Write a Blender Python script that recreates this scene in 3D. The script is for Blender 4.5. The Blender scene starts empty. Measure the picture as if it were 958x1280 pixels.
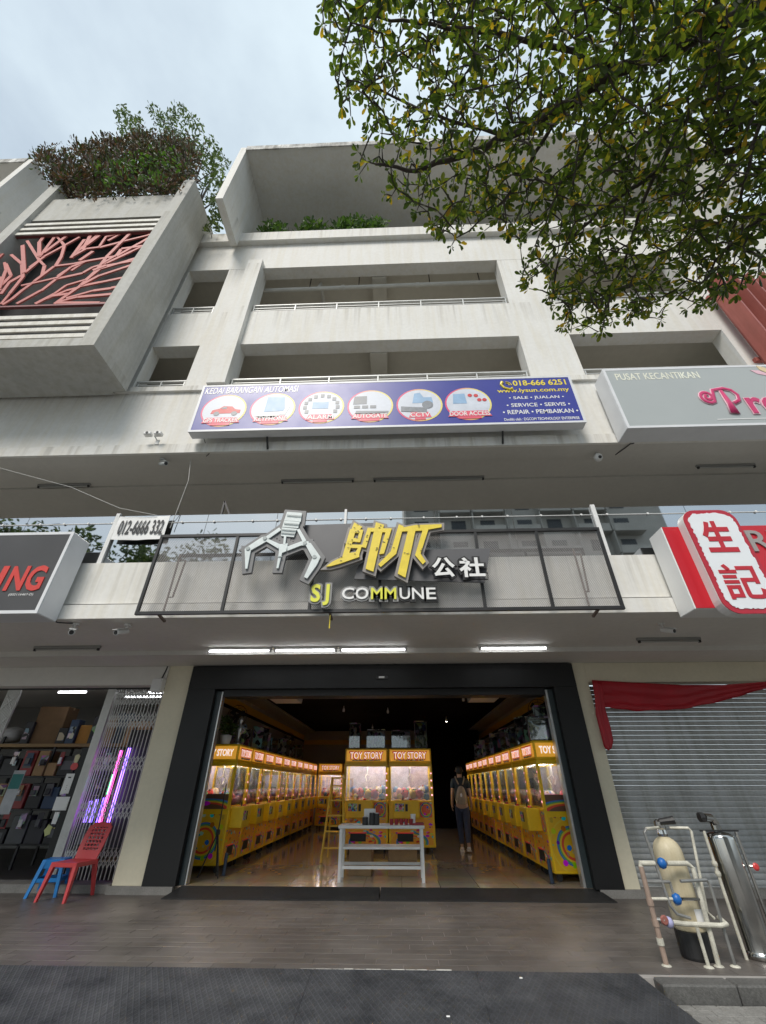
import bpy, bmesh, math, random
from mathutils import Vector, Matrix
R = math.radians
rnd = random.Random(7)
scene = bpy.context.scene
col = scene.collection

# ------------------------------------------------------------------ camera, sky, sun, exposure
F, TH, YAW, ZC = 522.0, R(33.2), R(1.95), 1.42       # focal length in photo pixels, pitch, yaw, eye height
cam_d = bpy.data.cameras.new('camera')
cam = bpy.data.objects.new('camera', cam_d); col.objects.link(cam)
cam.location = (0, 0, ZC)
cam.rotation_euler = (R(90) + TH, 0, YAW)
cam_d.sensor_fit = 'VERTICAL'; cam_d.sensor_height = 36.0
cam_d.lens = 36.0 * F / 1280.0
cam_d.clip_start = 0.05; cam_d.clip_end = 600
scene.camera = cam

SUN_EL, SUN_AZ = R(48), R(200)                        # high sun behind the camera, veiled by thin cloud
world = bpy.data.worlds.new('World'); scene.world = world
world.use_nodes = True
wn, wl = world.node_tree.nodes, world.node_tree.links
wn.clear()
w_out = wn.new('ShaderNodeOutputWorld'); w_bg = wn.new('ShaderNodeBackground')
w_sky = wn.new('ShaderNodeTexSky'); w_sky.sky_type = 'NISHITA'; w_sky.sun_disc = False
w_sky.sun_elevation = SUN_EL; w_sky.sun_rotation = SUN_AZ
w_sky.air_density = 1.0; w_sky.dust_density = 2.0; w_sky.ozone_density = 1.0
w_tc = wn.new('ShaderNodeTexCoord'); w_map = wn.new('ShaderNodeMapping')
w_map.inputs['Scale'].default_value = (1.0, 1.0, 2.0)
w_n = wn.new('ShaderNodeTexNoise'); w_n.inputs['Scale'].default_value = 1.7
w_n.inputs['Detail'].default_value = 6; w_n.inputs['Roughness'].default_value = 0.55
w_r = wn.new('ShaderNodeValToRGB')
w_r.color_ramp.elements[0].position = 0.34; w_r.color_ramp.elements[0].color = (.50, .50, .50, 1)
w_r.color_ramp.elements[1].position = 0.66; w_r.color_ramp.elements[1].color = (.95, .95, .95, 1)
w_mix = wn.new('ShaderNodeMixRGB'); w_mix.inputs['Color2'].default_value = (6.7, 7.75, 8.3, 1)
w_bg.inputs['Strength'].default_value = 0.072
wl.new(w_tc.outputs['Generated'], w_map.inputs['Vector']); wl.new(w_map.outputs['Vector'], w_n.inputs['Vector'])
wl.new(w_n.outputs['Fac'], w_r.inputs['Fac']); wl.new(w_r.outputs['Color'], w_mix.inputs['Fac'])
wl.new(w_sky.outputs['Color'], w_mix.inputs['Color1']); wl.new(w_mix.outputs['Color'], w_bg.inputs['Color'])
wl.new(w_bg.outputs['Background'], w_out.inputs['Surface'])

sun_d = bpy.data.lights.new('sun', 'SUN'); sun_d.energy = 1.5; sun_d.angle = R(22); sun_d.color = (1, .94, .86)
sun = bpy.data.objects.new('sun', sun_d); col.objects.link(sun)
# direction to the sun: Nishita rotation is measured from +Y towards +X
_sd = Vector((math.sin(SUN_AZ) * math.cos(SUN_EL), math.cos(SUN_AZ) * math.cos(SUN_EL), math.sin(SUN_EL)))
sun.rotation_euler = _sd.to_track_quat('Z', 'Y').to_euler()

vs = scene.view_settings
scene.display_settings.display_device = 'sRGB'
vs.view_transform = 'Standard'; vs.look = 'None'; vs.exposure = 0.88; vs.gamma = 1.0; vs.use_curve_mapping = False
scene.render.engine = 'CYCLES'
cy = scene.cycles
cy.use_denoising = True
cy.max_bounces = 9; cy.diffuse_bounces = 6; cy.glossy_bounces = 4; cy.transmission_bounces = 6; cy.transparent_max_bounces = 16
cy.sample_clamp_indirect = 6.0
cy.caustics_reflective = False; cy.caustics_refractive = False

# ------------------------------------------------------------------ surveying helpers: photo pixel -> point at a known distance
def ray(px, py):
    u = (px - 479) / F; v = (640 - py) / F
    X = u; Y = math.cos(TH) - v * math.sin(TH); Z = math.sin(TH) + v * math.cos(TH)
    c, s = math.cos(YAW), math.sin(YAW)
    return Vector((X * c - Y * s, X * s + Y * c, Z))
def atY(px, py, Y):
    r = ray(px, py); t = Y / r.y
    return Vector((r.x * t, Y, ZC + r.z * t))
def atZ(px, py, Z):
    r = ray(px, py); t = (Z - ZC) / r.z
    return Vector((r.x * t, r.y * t, Z))
def atD(px, py, d):
    return Vector((0, 0, ZC)) + ray(px, py).normalized() * d

# ------------------------------------------------------------------ materials
MATS = {}
def nodes_of(name):
    m = bpy.data.materials.new(name); m.use_nodes = True
    return m, m.node_tree.nodes, m.node_tree.links
def M(name, c, rough=.6, var=.12, scale=2.5, bump=0, bscale=60, metal=0, spec=.5, streak=0, fine=0, coord='P', emit=None, trans=0, coat=0, warm=None):
    """plain procedural surface: base colour with blotches, optional vertical streaks, fine relief"""
    if name in MATS: return MATS[name]
    m, n, l = nodes_of(name); MATS[name] = m
    b = n['Principled BSDF']
    b.inputs['Roughness'].default_value = rough; b.inputs['Metallic'].default_value = metal
    b.inputs['Specular IOR Level'].default_value = spec
    if coat: b.inputs['Coat Weight'].default_value = coat
    if coord == 'P':
        g = n.new('ShaderNodeNewGeometry'); vec = g.outputs['Position']
    else:
        g = n.new('ShaderNodeTexCoord'); vec = g.outputs['Object']
    nz = n.new('ShaderNodeTexNoise'); nz.inputs['Scale'].default_value = scale; nz.inputs['Detail'].default_value = 5
    nz.inputs['Roughness'].default_value = .6
    l.new(vec, nz.inputs['Vector'])
    rp = n.new('ShaderNodeValToRGB')
    d = warm or (1, 1, 1)
    rp.color_ramp.elements[0].position = .3; rp.color_ramp.elements[1].position = .72
    rp.color_ramp.elements[0].color = (*[max(0, x * (1 - var) * k) for x, k in zip(c, d)], 1)
    rp.color_ramp.elements[1].color = (*[min(1, x * (1 + var * .6)) for x in c], 1)
    l.new(nz.outputs['Fac'], rp.inputs['Fac'])
    out = rp.outputs['Color']
    if streak:
        mp = n.new('ShaderNodeMapping'); mp.inputs['Scale'].default_value = (5, 5, .35)
        l.new(vec, mp.inputs['Vector'])
        n2 = n.new('ShaderNodeTexNoise'); n2.inputs['Scale'].default_value = 1.3; n2.inputs['Detail'].default_value = 6; n2.inputs['Roughness'].default_value = .65
        l.new(mp.outputs['Vector'], n2.inputs['Vector'])
        r2 = n.new('ShaderNodeValToRGB'); r2.color_ramp.elements[0].position = .36; r2.color_ramp.elements[1].position = .56
        k = 1 - streak
        r2.color_ramp.elements[0].color = (k, k * .98, k * .93, 1); r2.color_ramp.elements[1].color = (1, 1, 1, 1)
        l.new(n2.outputs['Fac'], r2.inputs['Fac'])
        mx = n.new('ShaderNodeMixRGB'); mx.blend_type = 'MULTIPLY'; mx.inputs['Fac'].default_value = 1
        l.new(out, mx.inputs['Color1']); l.new(r2.outputs['Color'], mx.inputs['Color2']); out = mx.outputs['Color']
    if fine:
        n3 = n.new('ShaderNodeTexNoise'); n3.inputs['Scale'].default_value = scale * 14; n3.inputs['Detail'].default_value = 4
        l.new(vec, n3.inputs['Vector'])
        r3 = n.new('ShaderNodeValToRGB'); r3.color_ramp.elements[0].position = .35; r3.color_ramp.elements[1].position = .65
        r3.color_ramp.elements[0].color = (1 - fine,) * 3 + (1,); r3.color_ramp.elements[1].color = (1, 1, 1, 1)
        l.new(n3.outputs['Fac'], r3.inputs['Fac'])
        mx = n.new('ShaderNodeMixRGB'); mx.blend_type = 'MULTIPLY'; mx.inputs['Fac'].default_value = 1
        l.new(out, mx.inputs['Color1']); l.new(r3.outputs['Color'], mx.inputs['Color2']); out = mx.outputs['Color']
    l.new(out, b.inputs['Base Color'])
    rr = n.new('ShaderNodeMapRange'); rr.inputs['To Min'].default_value = max(.02, rough - .12); rr.inputs['To Max'].default_value = min(1, rough + .12)
    l.new(nz.outputs['Fac'], rr.inputs['Value']); l.new(rr.outputs['Result'], b.inputs['Roughness'])
    if bump:
        n4 = n.new('ShaderNodeTexNoise'); n4.inputs['Scale'].default_value = bscale; n4.inputs['Detail'].default_value = 4
        l.new(vec, n4.inputs['Vector'])
        bp = n.new('ShaderNodeBump'); bp.inputs['Strength'].default_value = bump; bp.inputs['Distance'].default_value = .01
        l.new(n4.outputs['Fac'], bp.inputs['Height']); l.new(bp.outputs['Normal'], b.inputs['Normal'])
    if emit:
        b.inputs['Emission Color'].default_value = (*emit[0], 1); b.inputs['Emission Strength'].default_value = emit[1]
    if trans: b.inputs['Transmission Weight'].default_value = trans
    return m
def EMIT(name, c, s):
    if name in MATS: return MATS[name]
    m, n, l = nodes_of(name); MATS[name] = m
    b = n['Principled BSDF']; b.inputs['Base Color'].default_value = (*[min(.8, x) for x in c], 1)
    b.inputs['Emission Color'].default_value = (*c, 1); b.inputs['Emission Strength'].default_value = s
    return m
def LEAF(name, cols, rough=.45, transl=.35):
    """leaf: colour picked by an attribute-free noise per position, thin translucency"""
    m, n, l = nodes_of(name); MATS[name] = m
    b = n['Principled BSDF']; b.inputs['Roughness'].default_value = rough
    g = n.new('ShaderNodeNewGeometry')
    rp = n.new('ShaderNodeValToRGB'); rp.color_ramp.interpolation = 'CONSTANT'
    el = rp.color_ramp.elements
    while len(el) < len(cols): el.new(.5)
    for i, (p, c) in enumerate(cols): el[i].position = p; el[i].color = (*c, 1)
    l.new(g.outputs['Random Per Island'], rp.inputs['Fac'])
    l.new(rp.outputs['Color'], b.inputs['Base Color'])
    t = n.new('ShaderNodeBsdfTranslucent')
    br = n.new('ShaderNodeMixRGB'); br.blend_type = 'MULTIPLY'; br.inputs['Fac'].default_value = 1; br.inputs['Color2'].default_value = (1.5, 1.7, .7, 1)
    l.new(rp.outputs['Color'], br.inputs['Color1']); l.new(br.outputs['Color'], t.inputs['Color'])
    mx = n.new('ShaderNodeMixShader'); mx.inputs['Fac'].default_value = transl
    l.new(b.outputs['BSDF'], mx.inputs[1]); l.new(t.outputs['BSDF'], mx.inputs[2])
    l.new(mx.outputs['Shader'], n['Material Output'].inputs['Surface'])
    return m
def GLASS(name, tint, refl, rough=.02):
    """thin pane: see-through tint mixed with a mirror share that grows at grazing angles"""
    m, n, l = nodes_of(name); MATS[name] = m
    n.remove(n['Principled BSDF'])
    tr = n.new('ShaderNodeBsdfTransparent'); tr.inputs['Color'].default_value = (*tint, 1)
    gl = n.new('ShaderNodeBsdfGlossy'); gl.inputs['Roughness'].default_value = rough; gl.inputs['Color'].default_value = (.92, .95, .97, 1)
    lw = n.new('ShaderNodeLayerWeight'); lw.inputs['Blend'].default_value = .25
    mr = n.new('ShaderNodeMapRange'); mr.inputs['To Min'].default_value = refl; mr.inputs['To Max'].default_value = min(1, refl + .5)
    mx = n.new('ShaderNodeMixShader')
    l.new(lw.outputs['Fresnel'], mr.inputs['Value']); l.new(mr.outputs['Result'], mx.inputs['Fac'])
    l.new(tr.outputs['BSDF'], mx.inputs[1]); l.new(gl.outputs['BSDF'], mx.inputs[2])
    l.new(mx.outputs['Shader'], n['Material Output'].inputs['Surface'])
    return m

WALL = M('white_paint', (.74, .735, .71), .7, .07, .9, .15, 30, streak=.045, fine=.05, warm=(1, .99, .97))
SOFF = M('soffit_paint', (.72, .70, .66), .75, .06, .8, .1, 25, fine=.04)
MOULD = M('mouldy_edge', (.70, .69, .66), .8, .65, 3.2, .2, 30, streak=.45, fine=.3)
GREYW = M('grey_render', (.50, .495, .465), .8, .14, .8, .2, 30, streak=.10, fine=.08)
def drip_stains(m, edges, depth=.9, dark=.30):
    """grey-brown rain runs starting at the given ledge heights, thinning downwards"""
    n, l = m.node_tree.nodes, m.node_tree.links; b = n['Principled BSDF']; src = b.inputs['Base Color'].links[0].from_socket
    g = n.new('ShaderNodeNewGeometry'); sp = n.new('ShaderNodeSeparateXYZ'); l.new(g.outputs['Position'], sp.inputs['Vector'])
    mp = n.new('ShaderNodeMapping'); mp.inputs['Scale'].default_value = (7, 7, .25); l.new(g.outputs['Position'], mp.inputs['Vector'])
    nz = n.new('ShaderNodeTexNoise'); nz.inputs['Scale'].default_value = 1.0; nz.inputs['Detail'].default_value = 5; nz.inputs['Roughness'].default_value = .6; l.new(mp.outputs['Vector'], nz.inputs['Vector'])
    st = n.new('ShaderNodeMapRange'); st.inputs['From Min'].default_value = .50; st.inputs['From Max'].default_value = .68; l.new(nz.outputs['Fac'], st.inputs['Value'])
    acc = None
    for e in edges:
        r = n.new('ShaderNodeMapRange'); r.inputs['From Min'].default_value = e - depth; r.inputs['From Max'].default_value = e; l.new(sp.outputs['Z'], r.inputs['Value'])
        c = n.new('ShaderNodeMath'); c.operation = 'LESS_THAN'; c.inputs[1].default_value = e + .005; l.new(sp.outputs['Z'], c.inputs[0])
        k = n.new('ShaderNodeMath'); k.operation = 'MULTIPLY'; l.new(r.outputs['Result'], k.inputs[0]); l.new(c.outputs[0], k.inputs[1])
        if acc is None: acc = k
        else:
            q = n.new('ShaderNodeMath'); q.operation = 'MAXIMUM'; l.new(acc.outputs[0], q.inputs[0]); l.new(k.outputs[0], q.inputs[1]); acc = q
    sn = n.new('ShaderNodeSeparateXYZ'); l.new(g.outputs['True Normal'], sn.inputs['Vector']); ab_ = n.new('ShaderNodeMath'); ab_.operation = 'ABSOLUTE'; l.new(sn.outputs['Z'], ab_.inputs[0])
    up_ = n.new('ShaderNodeMath'); up_.operation = 'LESS_THAN'; up_.inputs[1].default_value = .5; l.new(ab_.outputs[0], up_.inputs[0])
    q = n.new('ShaderNodeMath'); q.operation = 'MULTIPLY'; l.new(acc.outputs[0], q.inputs[0]); l.new(up_.outputs[0], q.inputs[1]); acc = q
    f = n.new('ShaderNodeMath'); f.operation = 'MULTIPLY'; l.new(acc.outputs[0], f.inputs[0]); l.new(st.outputs['Result'], f.inputs[1])
    f2 = n.new('ShaderNodeMath'); f2.operation = 'MULTIPLY'; f2.inputs[1].default_value = dark*2; l.new(f.outputs[0], f2.inputs[0])
    mx = n.new('ShaderNodeMixRGB'); mx.inputs['Color2'].default_value = (.30, .28, .24, 1); l.new(f2.outputs[0], mx.inputs['Fac']); l.new(src, mx.inputs['Color1']); l.new(mx.outputs['Color'], b.inputs['Base Color'])
drip_stains(WALL, (15.2, 13.4, 11.33, 8.50, 4.384, 6.86, 18.1), 1.0, .26)
SOFF_SHADED = M('soffit_paint_shaded', (.58, .56, .515), .75, .06, .8, .1, 25, fine=.04)  # darker copy of the soffit paint, the upper storey's shade put into the colour
drip_stains(GREYW, (15.9, 13.88, 8.5), 1.6, .30)
BEIGE = M('beige_paint', (.74, .685, .53), .7, .06, 1.2, .1, 30, fine=.04)
CARP = M('carpark_concrete', (.60, .575, .51), .85, .06, .5, .1, 20, fine=.05)
BLACKP = M('black_panel', (.009, .0092, .010), .5, .2, 2, spec=.4, fine=.1)
DARKM = M('dark_metal', (.02, .02, .021), .45, .2, 5)
WHITEM = M('white_metal', (.72, .72, .71), .45, .08, 3)
RAILM = M('rail_metal', (.55, .56, .55), .45, .12, 6, metal=.2)
STEEL = M('stainless_steel', (.50, .49, .47), .14, .15, 4, metal=1)
ALU = M('aluminium', (.60, .61, .61), .35, .1, 5, metal=.8)
YELLOW = M('yellow_paint', (.92, .60, .012), .4, .12, 3, coord='O', fine=.05)
YELLOWD = M('yellow_art', (.78, .36, .01), .4, .2, 5, coord='O')
WHITE = M('white_plastic', (.78, .78, .77), .4, .05, 4)
GREYB = M('grey_board', (.085, .085, .09), .5, .1, 4)
CARD = M('cardboard', (.42, .27, .14), .8, .15, 5, coord='O', fine=.1)
RUBBER = M('black_rubber', (.022, .022, .023), .6, .3, 4, .3, 60, fine=.25)

# ------------------------------------------------------------------ mesh helpers
class MB:
    """collects shapes, then build() links them as ONE mesh object"""
    def __init__(s): s.v = []; s.f = []
    def add(s, vs_, fs_):
        k = len(s.v); s.v += [tuple(p) for p in vs_]; s.f += [tuple(i + k for i in f) for f in fs_]; return s
    def box(s, x0, x1, y0, y1, z0, z1):
        return s.add([(x0,y0,z0),(x1,y0,z0),(x1,y1,z0),(x0,y1,z0),(x0,y0,z1),(x1,y0,z1),(x1,y1,z1),(x0,y1,z1)],
                     [(0,3,2,1),(4,5,6,7),(0,1,5,4),(1,2,6,5),(2,3,7,6),(3,0,4,7)])
    def bev(s, x0, x1, y0, y1, z0, z1, b=.01):
        """box with chamfered edges"""
        bm = bmesh.new(); bmesh.ops.create_cube(bm, size=1)
        bmesh.ops.scale(bm, vec=(x1-x0, y1-y0, z1-z0), verts=bm.verts)
        bmesh.ops.translate(bm, vec=((x0+x1)/2, (y0+y1)/2, (z0+z1)/2), verts=bm.verts)
        bmesh.ops.bevel(bm, geom=bm.edges[:], offset=b, segments=1, affect='EDGES')
        bm.verts.index_update()
        s.add([v.co[:] for v in bm.verts], [[v.index for v in f.verts] for f in bm.faces]); bm.free(); return s
    def bar(s, a, b, w, h=None, up=(0, 0, 1)):
        """rectangular bar from a to b"""
        a, b = Vector(a), Vector(b); h = h or w; d = (b - a).normalized()
        u = Vector(up)
        if abs(d.dot(u)) > .98: u = Vector((1, 0, 0)) if abs(d.x) < .9 else Vector((0, 1, 0))
        sd = d.cross(u).normalized() * (w / 2); uu = sd.cross(d).normalized() * (h / 2)
        p = [a - sd - uu, a + sd - uu, a + sd + uu, a - sd + uu, b - sd - uu, b + sd - uu, b + sd + uu, b - sd + uu]
        return s.add(p, [(0,1,2,3),(7,6,5,4),(0,4,5,1),(1,5,6,2),(2,6,7,3),(3,7,4,0)])
    def tube(s, pts, r, seg=8, cap=True):
        pts = [Vector(p) for p in pts]; n = len(pts)
        rs = r if isinstance(r, (list, tuple)) else [r] * n
        k0 = len(s.v); prev = None
        for i, p in enumerate(pts):
            t = (pts[min(i+1, n-1)] - pts[max(i-1, 0)]).normalized()
            u = (prev - t * prev.dot(t)) if prev is not None else (Vector((0,0,1)) if abs(t.z) < .9 else Vector((1,0,0))).cross(t)
            if u.length < 1e-6: u = Vector((1, .3, .2)).cross(t)
            u.normalize(); w = t.cross(u); prev = u
            for j in range(seg):
                a = 2 * math.pi * j / seg
                s.v.append(tuple(p + (u * math.cos(a) + w * math.sin(a)) * rs[i]))
        for i in range(n - 1):
            for j in range(seg):
                a = k0 + i * seg + j; b = k0 + i * seg + (j + 1) % seg
                s.f.append((a, b, b + seg, a + seg))
        if cap:
            s.f.append(tuple(k0 + j for j in range(seg))[::-1]); s.f.append(tuple(k0 + (n-1) * seg + j for j in range(seg)))
        return s
    def lathe(s, c, prof, seg=20, axis='z'):
        """prof: list of (radius, height) turned about a vertical axis through c"""
        k0 = len(s.v)
        for r, h in prof:
            for j in range(seg):
                a = 2 * math.pi * j / seg
                if axis == 'z': s.v.append((c[0] + r*math.cos(a), c[1] + r*math.sin(a), c[2] + h))
                elif axis == 'y': s.v.append((c[0] + r*math.cos(a), c[1] - h, c[2] + r*math.sin(a)))
                else: s.v.append((c[0] + h, c[1] + r*math.cos(a), c[2] + r*math.sin(a)))
        for i in range(len(prof) - 1):
            for j in range(seg):
                a = k0 + i*seg + j; b = k0 + i*seg + (j+1) % seg
                s.f.append((a, b, b + seg, a + seg))
        s.f.append(tuple(k0 + j for j in range(seg))[::-1]); s.f.append(tuple(k0 + (len(prof)-1)*seg + j for j in range(seg)))
        return s
    def prism(s, poly, y0, y1):
        """outline in (x, z), front face at y0, back at y1"""
        n = len(poly); k = len(s.v)
        ar = sum(poly[i][0]*poly[(i+1) % n][1] - poly[(i+1) % n][0]*poly[i][1] for i in range(n))
        if ar < 0: poly = poly[::-1]
        s.v += [(x, y0, z) for x, z in poly] + [(x, y1, z) for x, z in poly]
        s.f.append(tuple(k + i for i in range(n))); s.f.append(tuple(k + n + i for i in reversed(range(n))))
        for i in range(n):
            j = (i + 1) % n; s.f.append((k + i, k + n + i, k + n + j, k + j))
        return s
    def prof_x(s, poly, x0, x1):
        """outline in (y, z) swept along x"""
        n = len(poly); k = len(s.v)
        ar = sum(poly[i][0]*poly[(i+1) % n][1] - poly[(i+1) % n][0]*poly[i][1] for i in range(n))
        if ar < 0: poly = poly[::-1]
        s.v += [(x0, y, z) for y, z in poly] + [(x1, y, z) for y, z in poly]
        s.f.append(tuple(k + i for i in reversed(range(n)))); s.f.append(tuple(k + n + i for i in range(n)))
        for i in range(n):
            j = (i + 1) % n; s.f.append((k + i, k + j, k + n + j, k + n + i))
        return s
    def mesh(s, name, m, smooth=False):
        me = bpy.data.meshes.new(name); me.from_pydata(s.v, [], s.f); me.update()
        if m: me.materials.append(m)
        if smooth: me.polygons.foreach_set('use_smooth', [True] * len(me.polygons))
        return me
    def build(s, name, m, parent=None, smooth=False):
        return link(name, s.mesh(name, m, smooth), parent)
def link(name, me, parent=None):
    o = bpy.data.objects.new(name, me); col.objects.link(o)
    if parent is not None: o.parent = parent
    return o
def B(name, m, parent, *a): return MB().box(*a).build(name, m, parent)
def BV(name, m, parent, *a): return MB().bev(*a).build(name, m, parent)
def tag(o, label=None, cat=None, group=None, kind=None):
    if label: o['label'] = label
    if cat: o['category'] = cat
    if group: o['group'] = group
    if kind: o['kind'] = kind
    return o
def thing(name, label, cat, loc=(0, 0, 0), rz=0, group=None):
    o = bpy.data.objects.new(name, None); col.objects.link(o); o.empty_display_size = .1
    o.location = loc; o.rotation_euler = (0, 0, rz)
    return tag(o, label, cat, group)
def struct(name, mb, m): return tag(mb.build(name, m), kind='structure')
def kids(o): return [c for c in bpy.data.objects if c.parent == o]
def copy_tree(o, parent=None):
    c = o.copy(); col.objects.link(c)
    if parent is not None: c.parent = parent
    for ch in CH.get(o.name, []): copy_tree(ch, c)
    return c
CH = {}
def index_children():
    CH.clear()
    for o in bpy.data.objects:
        if o.parent is not None: CH.setdefault(o.parent.name, []).append(o)

def glyphs(body, size=1.0, ext=0.0, off=0.0, shear=0.0, res=3, track=1.0):
    """text outline as raw verts and faces, upright in the x-z plane, facing -y"""
    cu = bpy.data.curves.new('lettering', 'FONT'); cu.body = body; cu.size = size; cu.extrude = ext; cu.offset = off
    cu.shear = shear; cu.resolution_u = res; cu.space_character = track; cu.fill_mode = 'BOTH' if ext else 'FRONT'
    o = bpy.data.objects.new('lettering', cu)
    me = o.to_mesh()
    v = [(p.co.x, -p.co.z, p.co.y) for p in me.vertices]; f = [tuple(q.vertices) for q in me.polygons]
    o.to_mesh_clear(); bpy.data.objects.remove(o); bpy.data.curves.remove(cu)
    return v, f
def fit(body, x0, x1, z0, z1, y, ext=.004, off=0.0, shear=0.0, res=3, keep=False, track=1.0):
    """text stretched into a rectangle on the plane y"""
    v, f = glyphs(body, 1, 0.001, off, shear, res, track)
    ax, bx = min(p[0] for p in v), max(p[0] for p in v); az, bz = min(p[2] for p in v), max(p[2] for p in v)
    ay, by = min(p[1] for p in v), max(p[1] for p in v)
    sx = (x1 - x0) / (bx - ax); sz = (z1 - z0) / (bz - az)
    return [(x0 + (p[0]-ax)*sx, y + ((p[1]-ay)/(by-ay) - 1)*ext, z0 + (p[2]-az)*sz) for p in v], f
def letter(parent, m, body, x0, x1, z0, z1, y, name='lettering', **k):
    v, f = fit(body, x0, x1, z0, z1, y, **k)
    return MB().add(v, f).build(name, m, parent)
def letter_px(parent, m, body, xa, ya, xb, yb, Y, **k):
    """lettering whose lower left and upper right corners were read off the photograph, on the plane Y"""
    a = atY(xa, ya, Y); b = atY(xb, yb, Y)
    return letter(parent, m, body, a.x, b.x, a.z, b.z, Y, **k)

# ================================================================== THE SETTING
# road: one unseen sheet to the horizon, made pale to bounce light onto soffits
BOUNCE_ROAD = M('pale_bounce_road', (.24, .235, .225), .85, .25, 1.5, .5, 120, fine=.3)
struct('road', MB().add([(-250,-250,-.135),(250,-250,-.135),(250,250,-.135),(-250,250,-.135)], [(0,1,2,3)]), BOUNCE_ROAD)

# concrete pavers beside the ramp mats
PAVER = M('concrete_paver', (.30, .29, .27), .85, .25, 6, .4, 90, fine=.25)
pv = tag(MB().box(2.15, 9.0, 2.0, 5.22, -.13, -.118).build('paved_strip', M('paver_joint', (.10, .095, .09), .9, .2, 8)), kind='structure')
me_p = MB().bev(-.098, .098, -.048, .048, 0, .016, .004).mesh('paver', PAVER)
for i in range(18):
    for j in range(11):
        x = 2.27 + i*.2 + (j % 2)*.1; y = 5.16 - j*.1
        o = link('paver', me_p, pv); o.location = (x, y, -.118 + rnd.uniform(-.001, .003)); o.rotation_euler = (rnd.uniform(-.01, .01), rnd.uniform(-.01, .01), rnd.uniform(-.015, .015))

# pavement with dark plank tiles
GROUT = M('tile_grout', (.36, .34, .32), .8, .2, 4)
pav = tag(MB().box(-16, 14, 5.42, 8.6, -.13, -.006).build('pavement', GROUT), kind='structure')
def tile_mat():
    m, n, l = nodes_of('plank_tile'); b = n['Principled BSDF']
    oi = n.new('ShaderNodeObjectInfo'); g = n.new('ShaderNodeNewGeometry')
    mp = n.new('ShaderNodeMapping'); mp.inputs['Scale'].default_value = (5, 14, 1); l.new(g.outputs['Position'], mp.inputs['Vector'])
    nz = n.new('ShaderNodeTexNoise'); nz.inputs['Scale'].default_value = 1.4; nz.inputs['Detail'].default_value = 6; l.new(mp.outputs['Vector'], nz.inputs['Vector'])
    rp = n.new('ShaderNodeValToRGB'); rp.color_ramp.elements[0].position = .3; rp.color_ramp.elements[1].position = .75
    rp.color_ramp.elements[0].color = (.084, .074, .067, 1); rp.color_ramp.elements[1].color = (.104, .092, .084, 1)
    l.new(nz.outputs['Fac'], rp.inputs['Fac'])
    n2 = n.new('ShaderNodeTexNoise'); n2.inputs['Scale'].default_value = 1.1; n2.inputs['Detail'].default_value = 8; n2.inputs['Roughness'].default_value = .7; l.new(g.outputs['Position'], n2.inputs['Vector'])
    r2 = n.new('ShaderNodeValToRGB'); r2.color_ramp.elements[0].position = .42; r2.color_ramp.elements[1].position = .70
    r2.color_ramp.elements[0].color = (0, 0, 0, 1); r2.color_ramp.elements[1].color = (.55, .55, .55, 1)
    l.new(n2.outputs['Fac'], r2.inputs['Fac'])
    mx = n.new('ShaderNodeMixRGB'); mx.inputs['Color2'].default_value = (.20, .178, .16, 1)
    l.new(r2.outputs['Color'], mx.inputs['Fac']); l.new(rp.outputs['Color'], mx.inputs['Color1'])
    hv = n.new('ShaderNodeHueSaturation'); mr = n.new('ShaderNodeMapRange'); mr.inputs['To Min'].default_value = .90; mr.inputs['To Max'].default_value = 1.10
    l.new(oi.outputs['Random'], mr.inputs['Value']); l.new(mr.outputs['Result'], hv.inputs['Value']); l.new(mx.outputs['Color'], hv.inputs['Color'])
    l.new(hv.outputs['Color'], b.inputs['Base Color'])
    m2 = n.new('ShaderNodeMapRange'); m2.inputs['To Min'].default_value = .30; m2.inputs['To Max'].default_value = .55
    l.new(n2.outputs['Fac'], m2.inputs['Value']); l.new(m2.outputs['Result'], b.inputs['Roughness'])
    bp = n.new('ShaderNodeBump'); bp.inputs['Strength'].default_value = .12; bp.inputs['Distance'].default_value = .004
    l.new(nz.outputs['Fac'], bp.inputs['Height']); l.new(bp.outputs['Normal'], b.inputs['Normal'])
    return m
TILE = tile_mat()
TW, TD = .60, .15
tl = []
j = 0; y = 5.50
while y < 8.57:
    off = (0, .3, .15, .45)[j % 4] * 1.0 + (j * .037) % .08
    x = -9.0 + off
    while x < 8.5:
        tl.append((abs(x + .3) + (y - 5.5) * .8, x, y)); x += TW
    y += TD; j += 1
tl.sort()
me_t = MB().bev(.0022, TW - .0022, .0022, TD - .0022, -.005, 0, .0012).mesh('tile', TILE)
for _, x, y in tl[:298]:
    o = link('tile', me_t, pav); o.location = (x, y, rnd.uniform(-.0008, .0008))
rest = MB()
for _, x, y in tl[298:]: rest.box(x + .0015, x + TW - .0015, y + .0015, y + TD - .0015, -.005, rnd.uniform(-.0008, .0008))
tag(rest.build('tiles', TILE, pav), kind='stuff')

# granite kerb at the pavement edge, right of the mats
KERB = M('kerb_stone', (.14, .137, .13), .75, .25, 4, .3, 80, fine=.3)
kb = tag(MB().box(-16, 14, 5.30, 5.41, -.134, -.10).build('kerb', M('kerb_bed', (.12, .115, .11), .9)), kind='structure')
x = 2.20
while x < 9:
    L = .62
    o = MB().bev(x, x + L - .008, 5.24, 5.425, -.13, .004, .012).build('kerb_stone', KERB, kb); x += L

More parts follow.
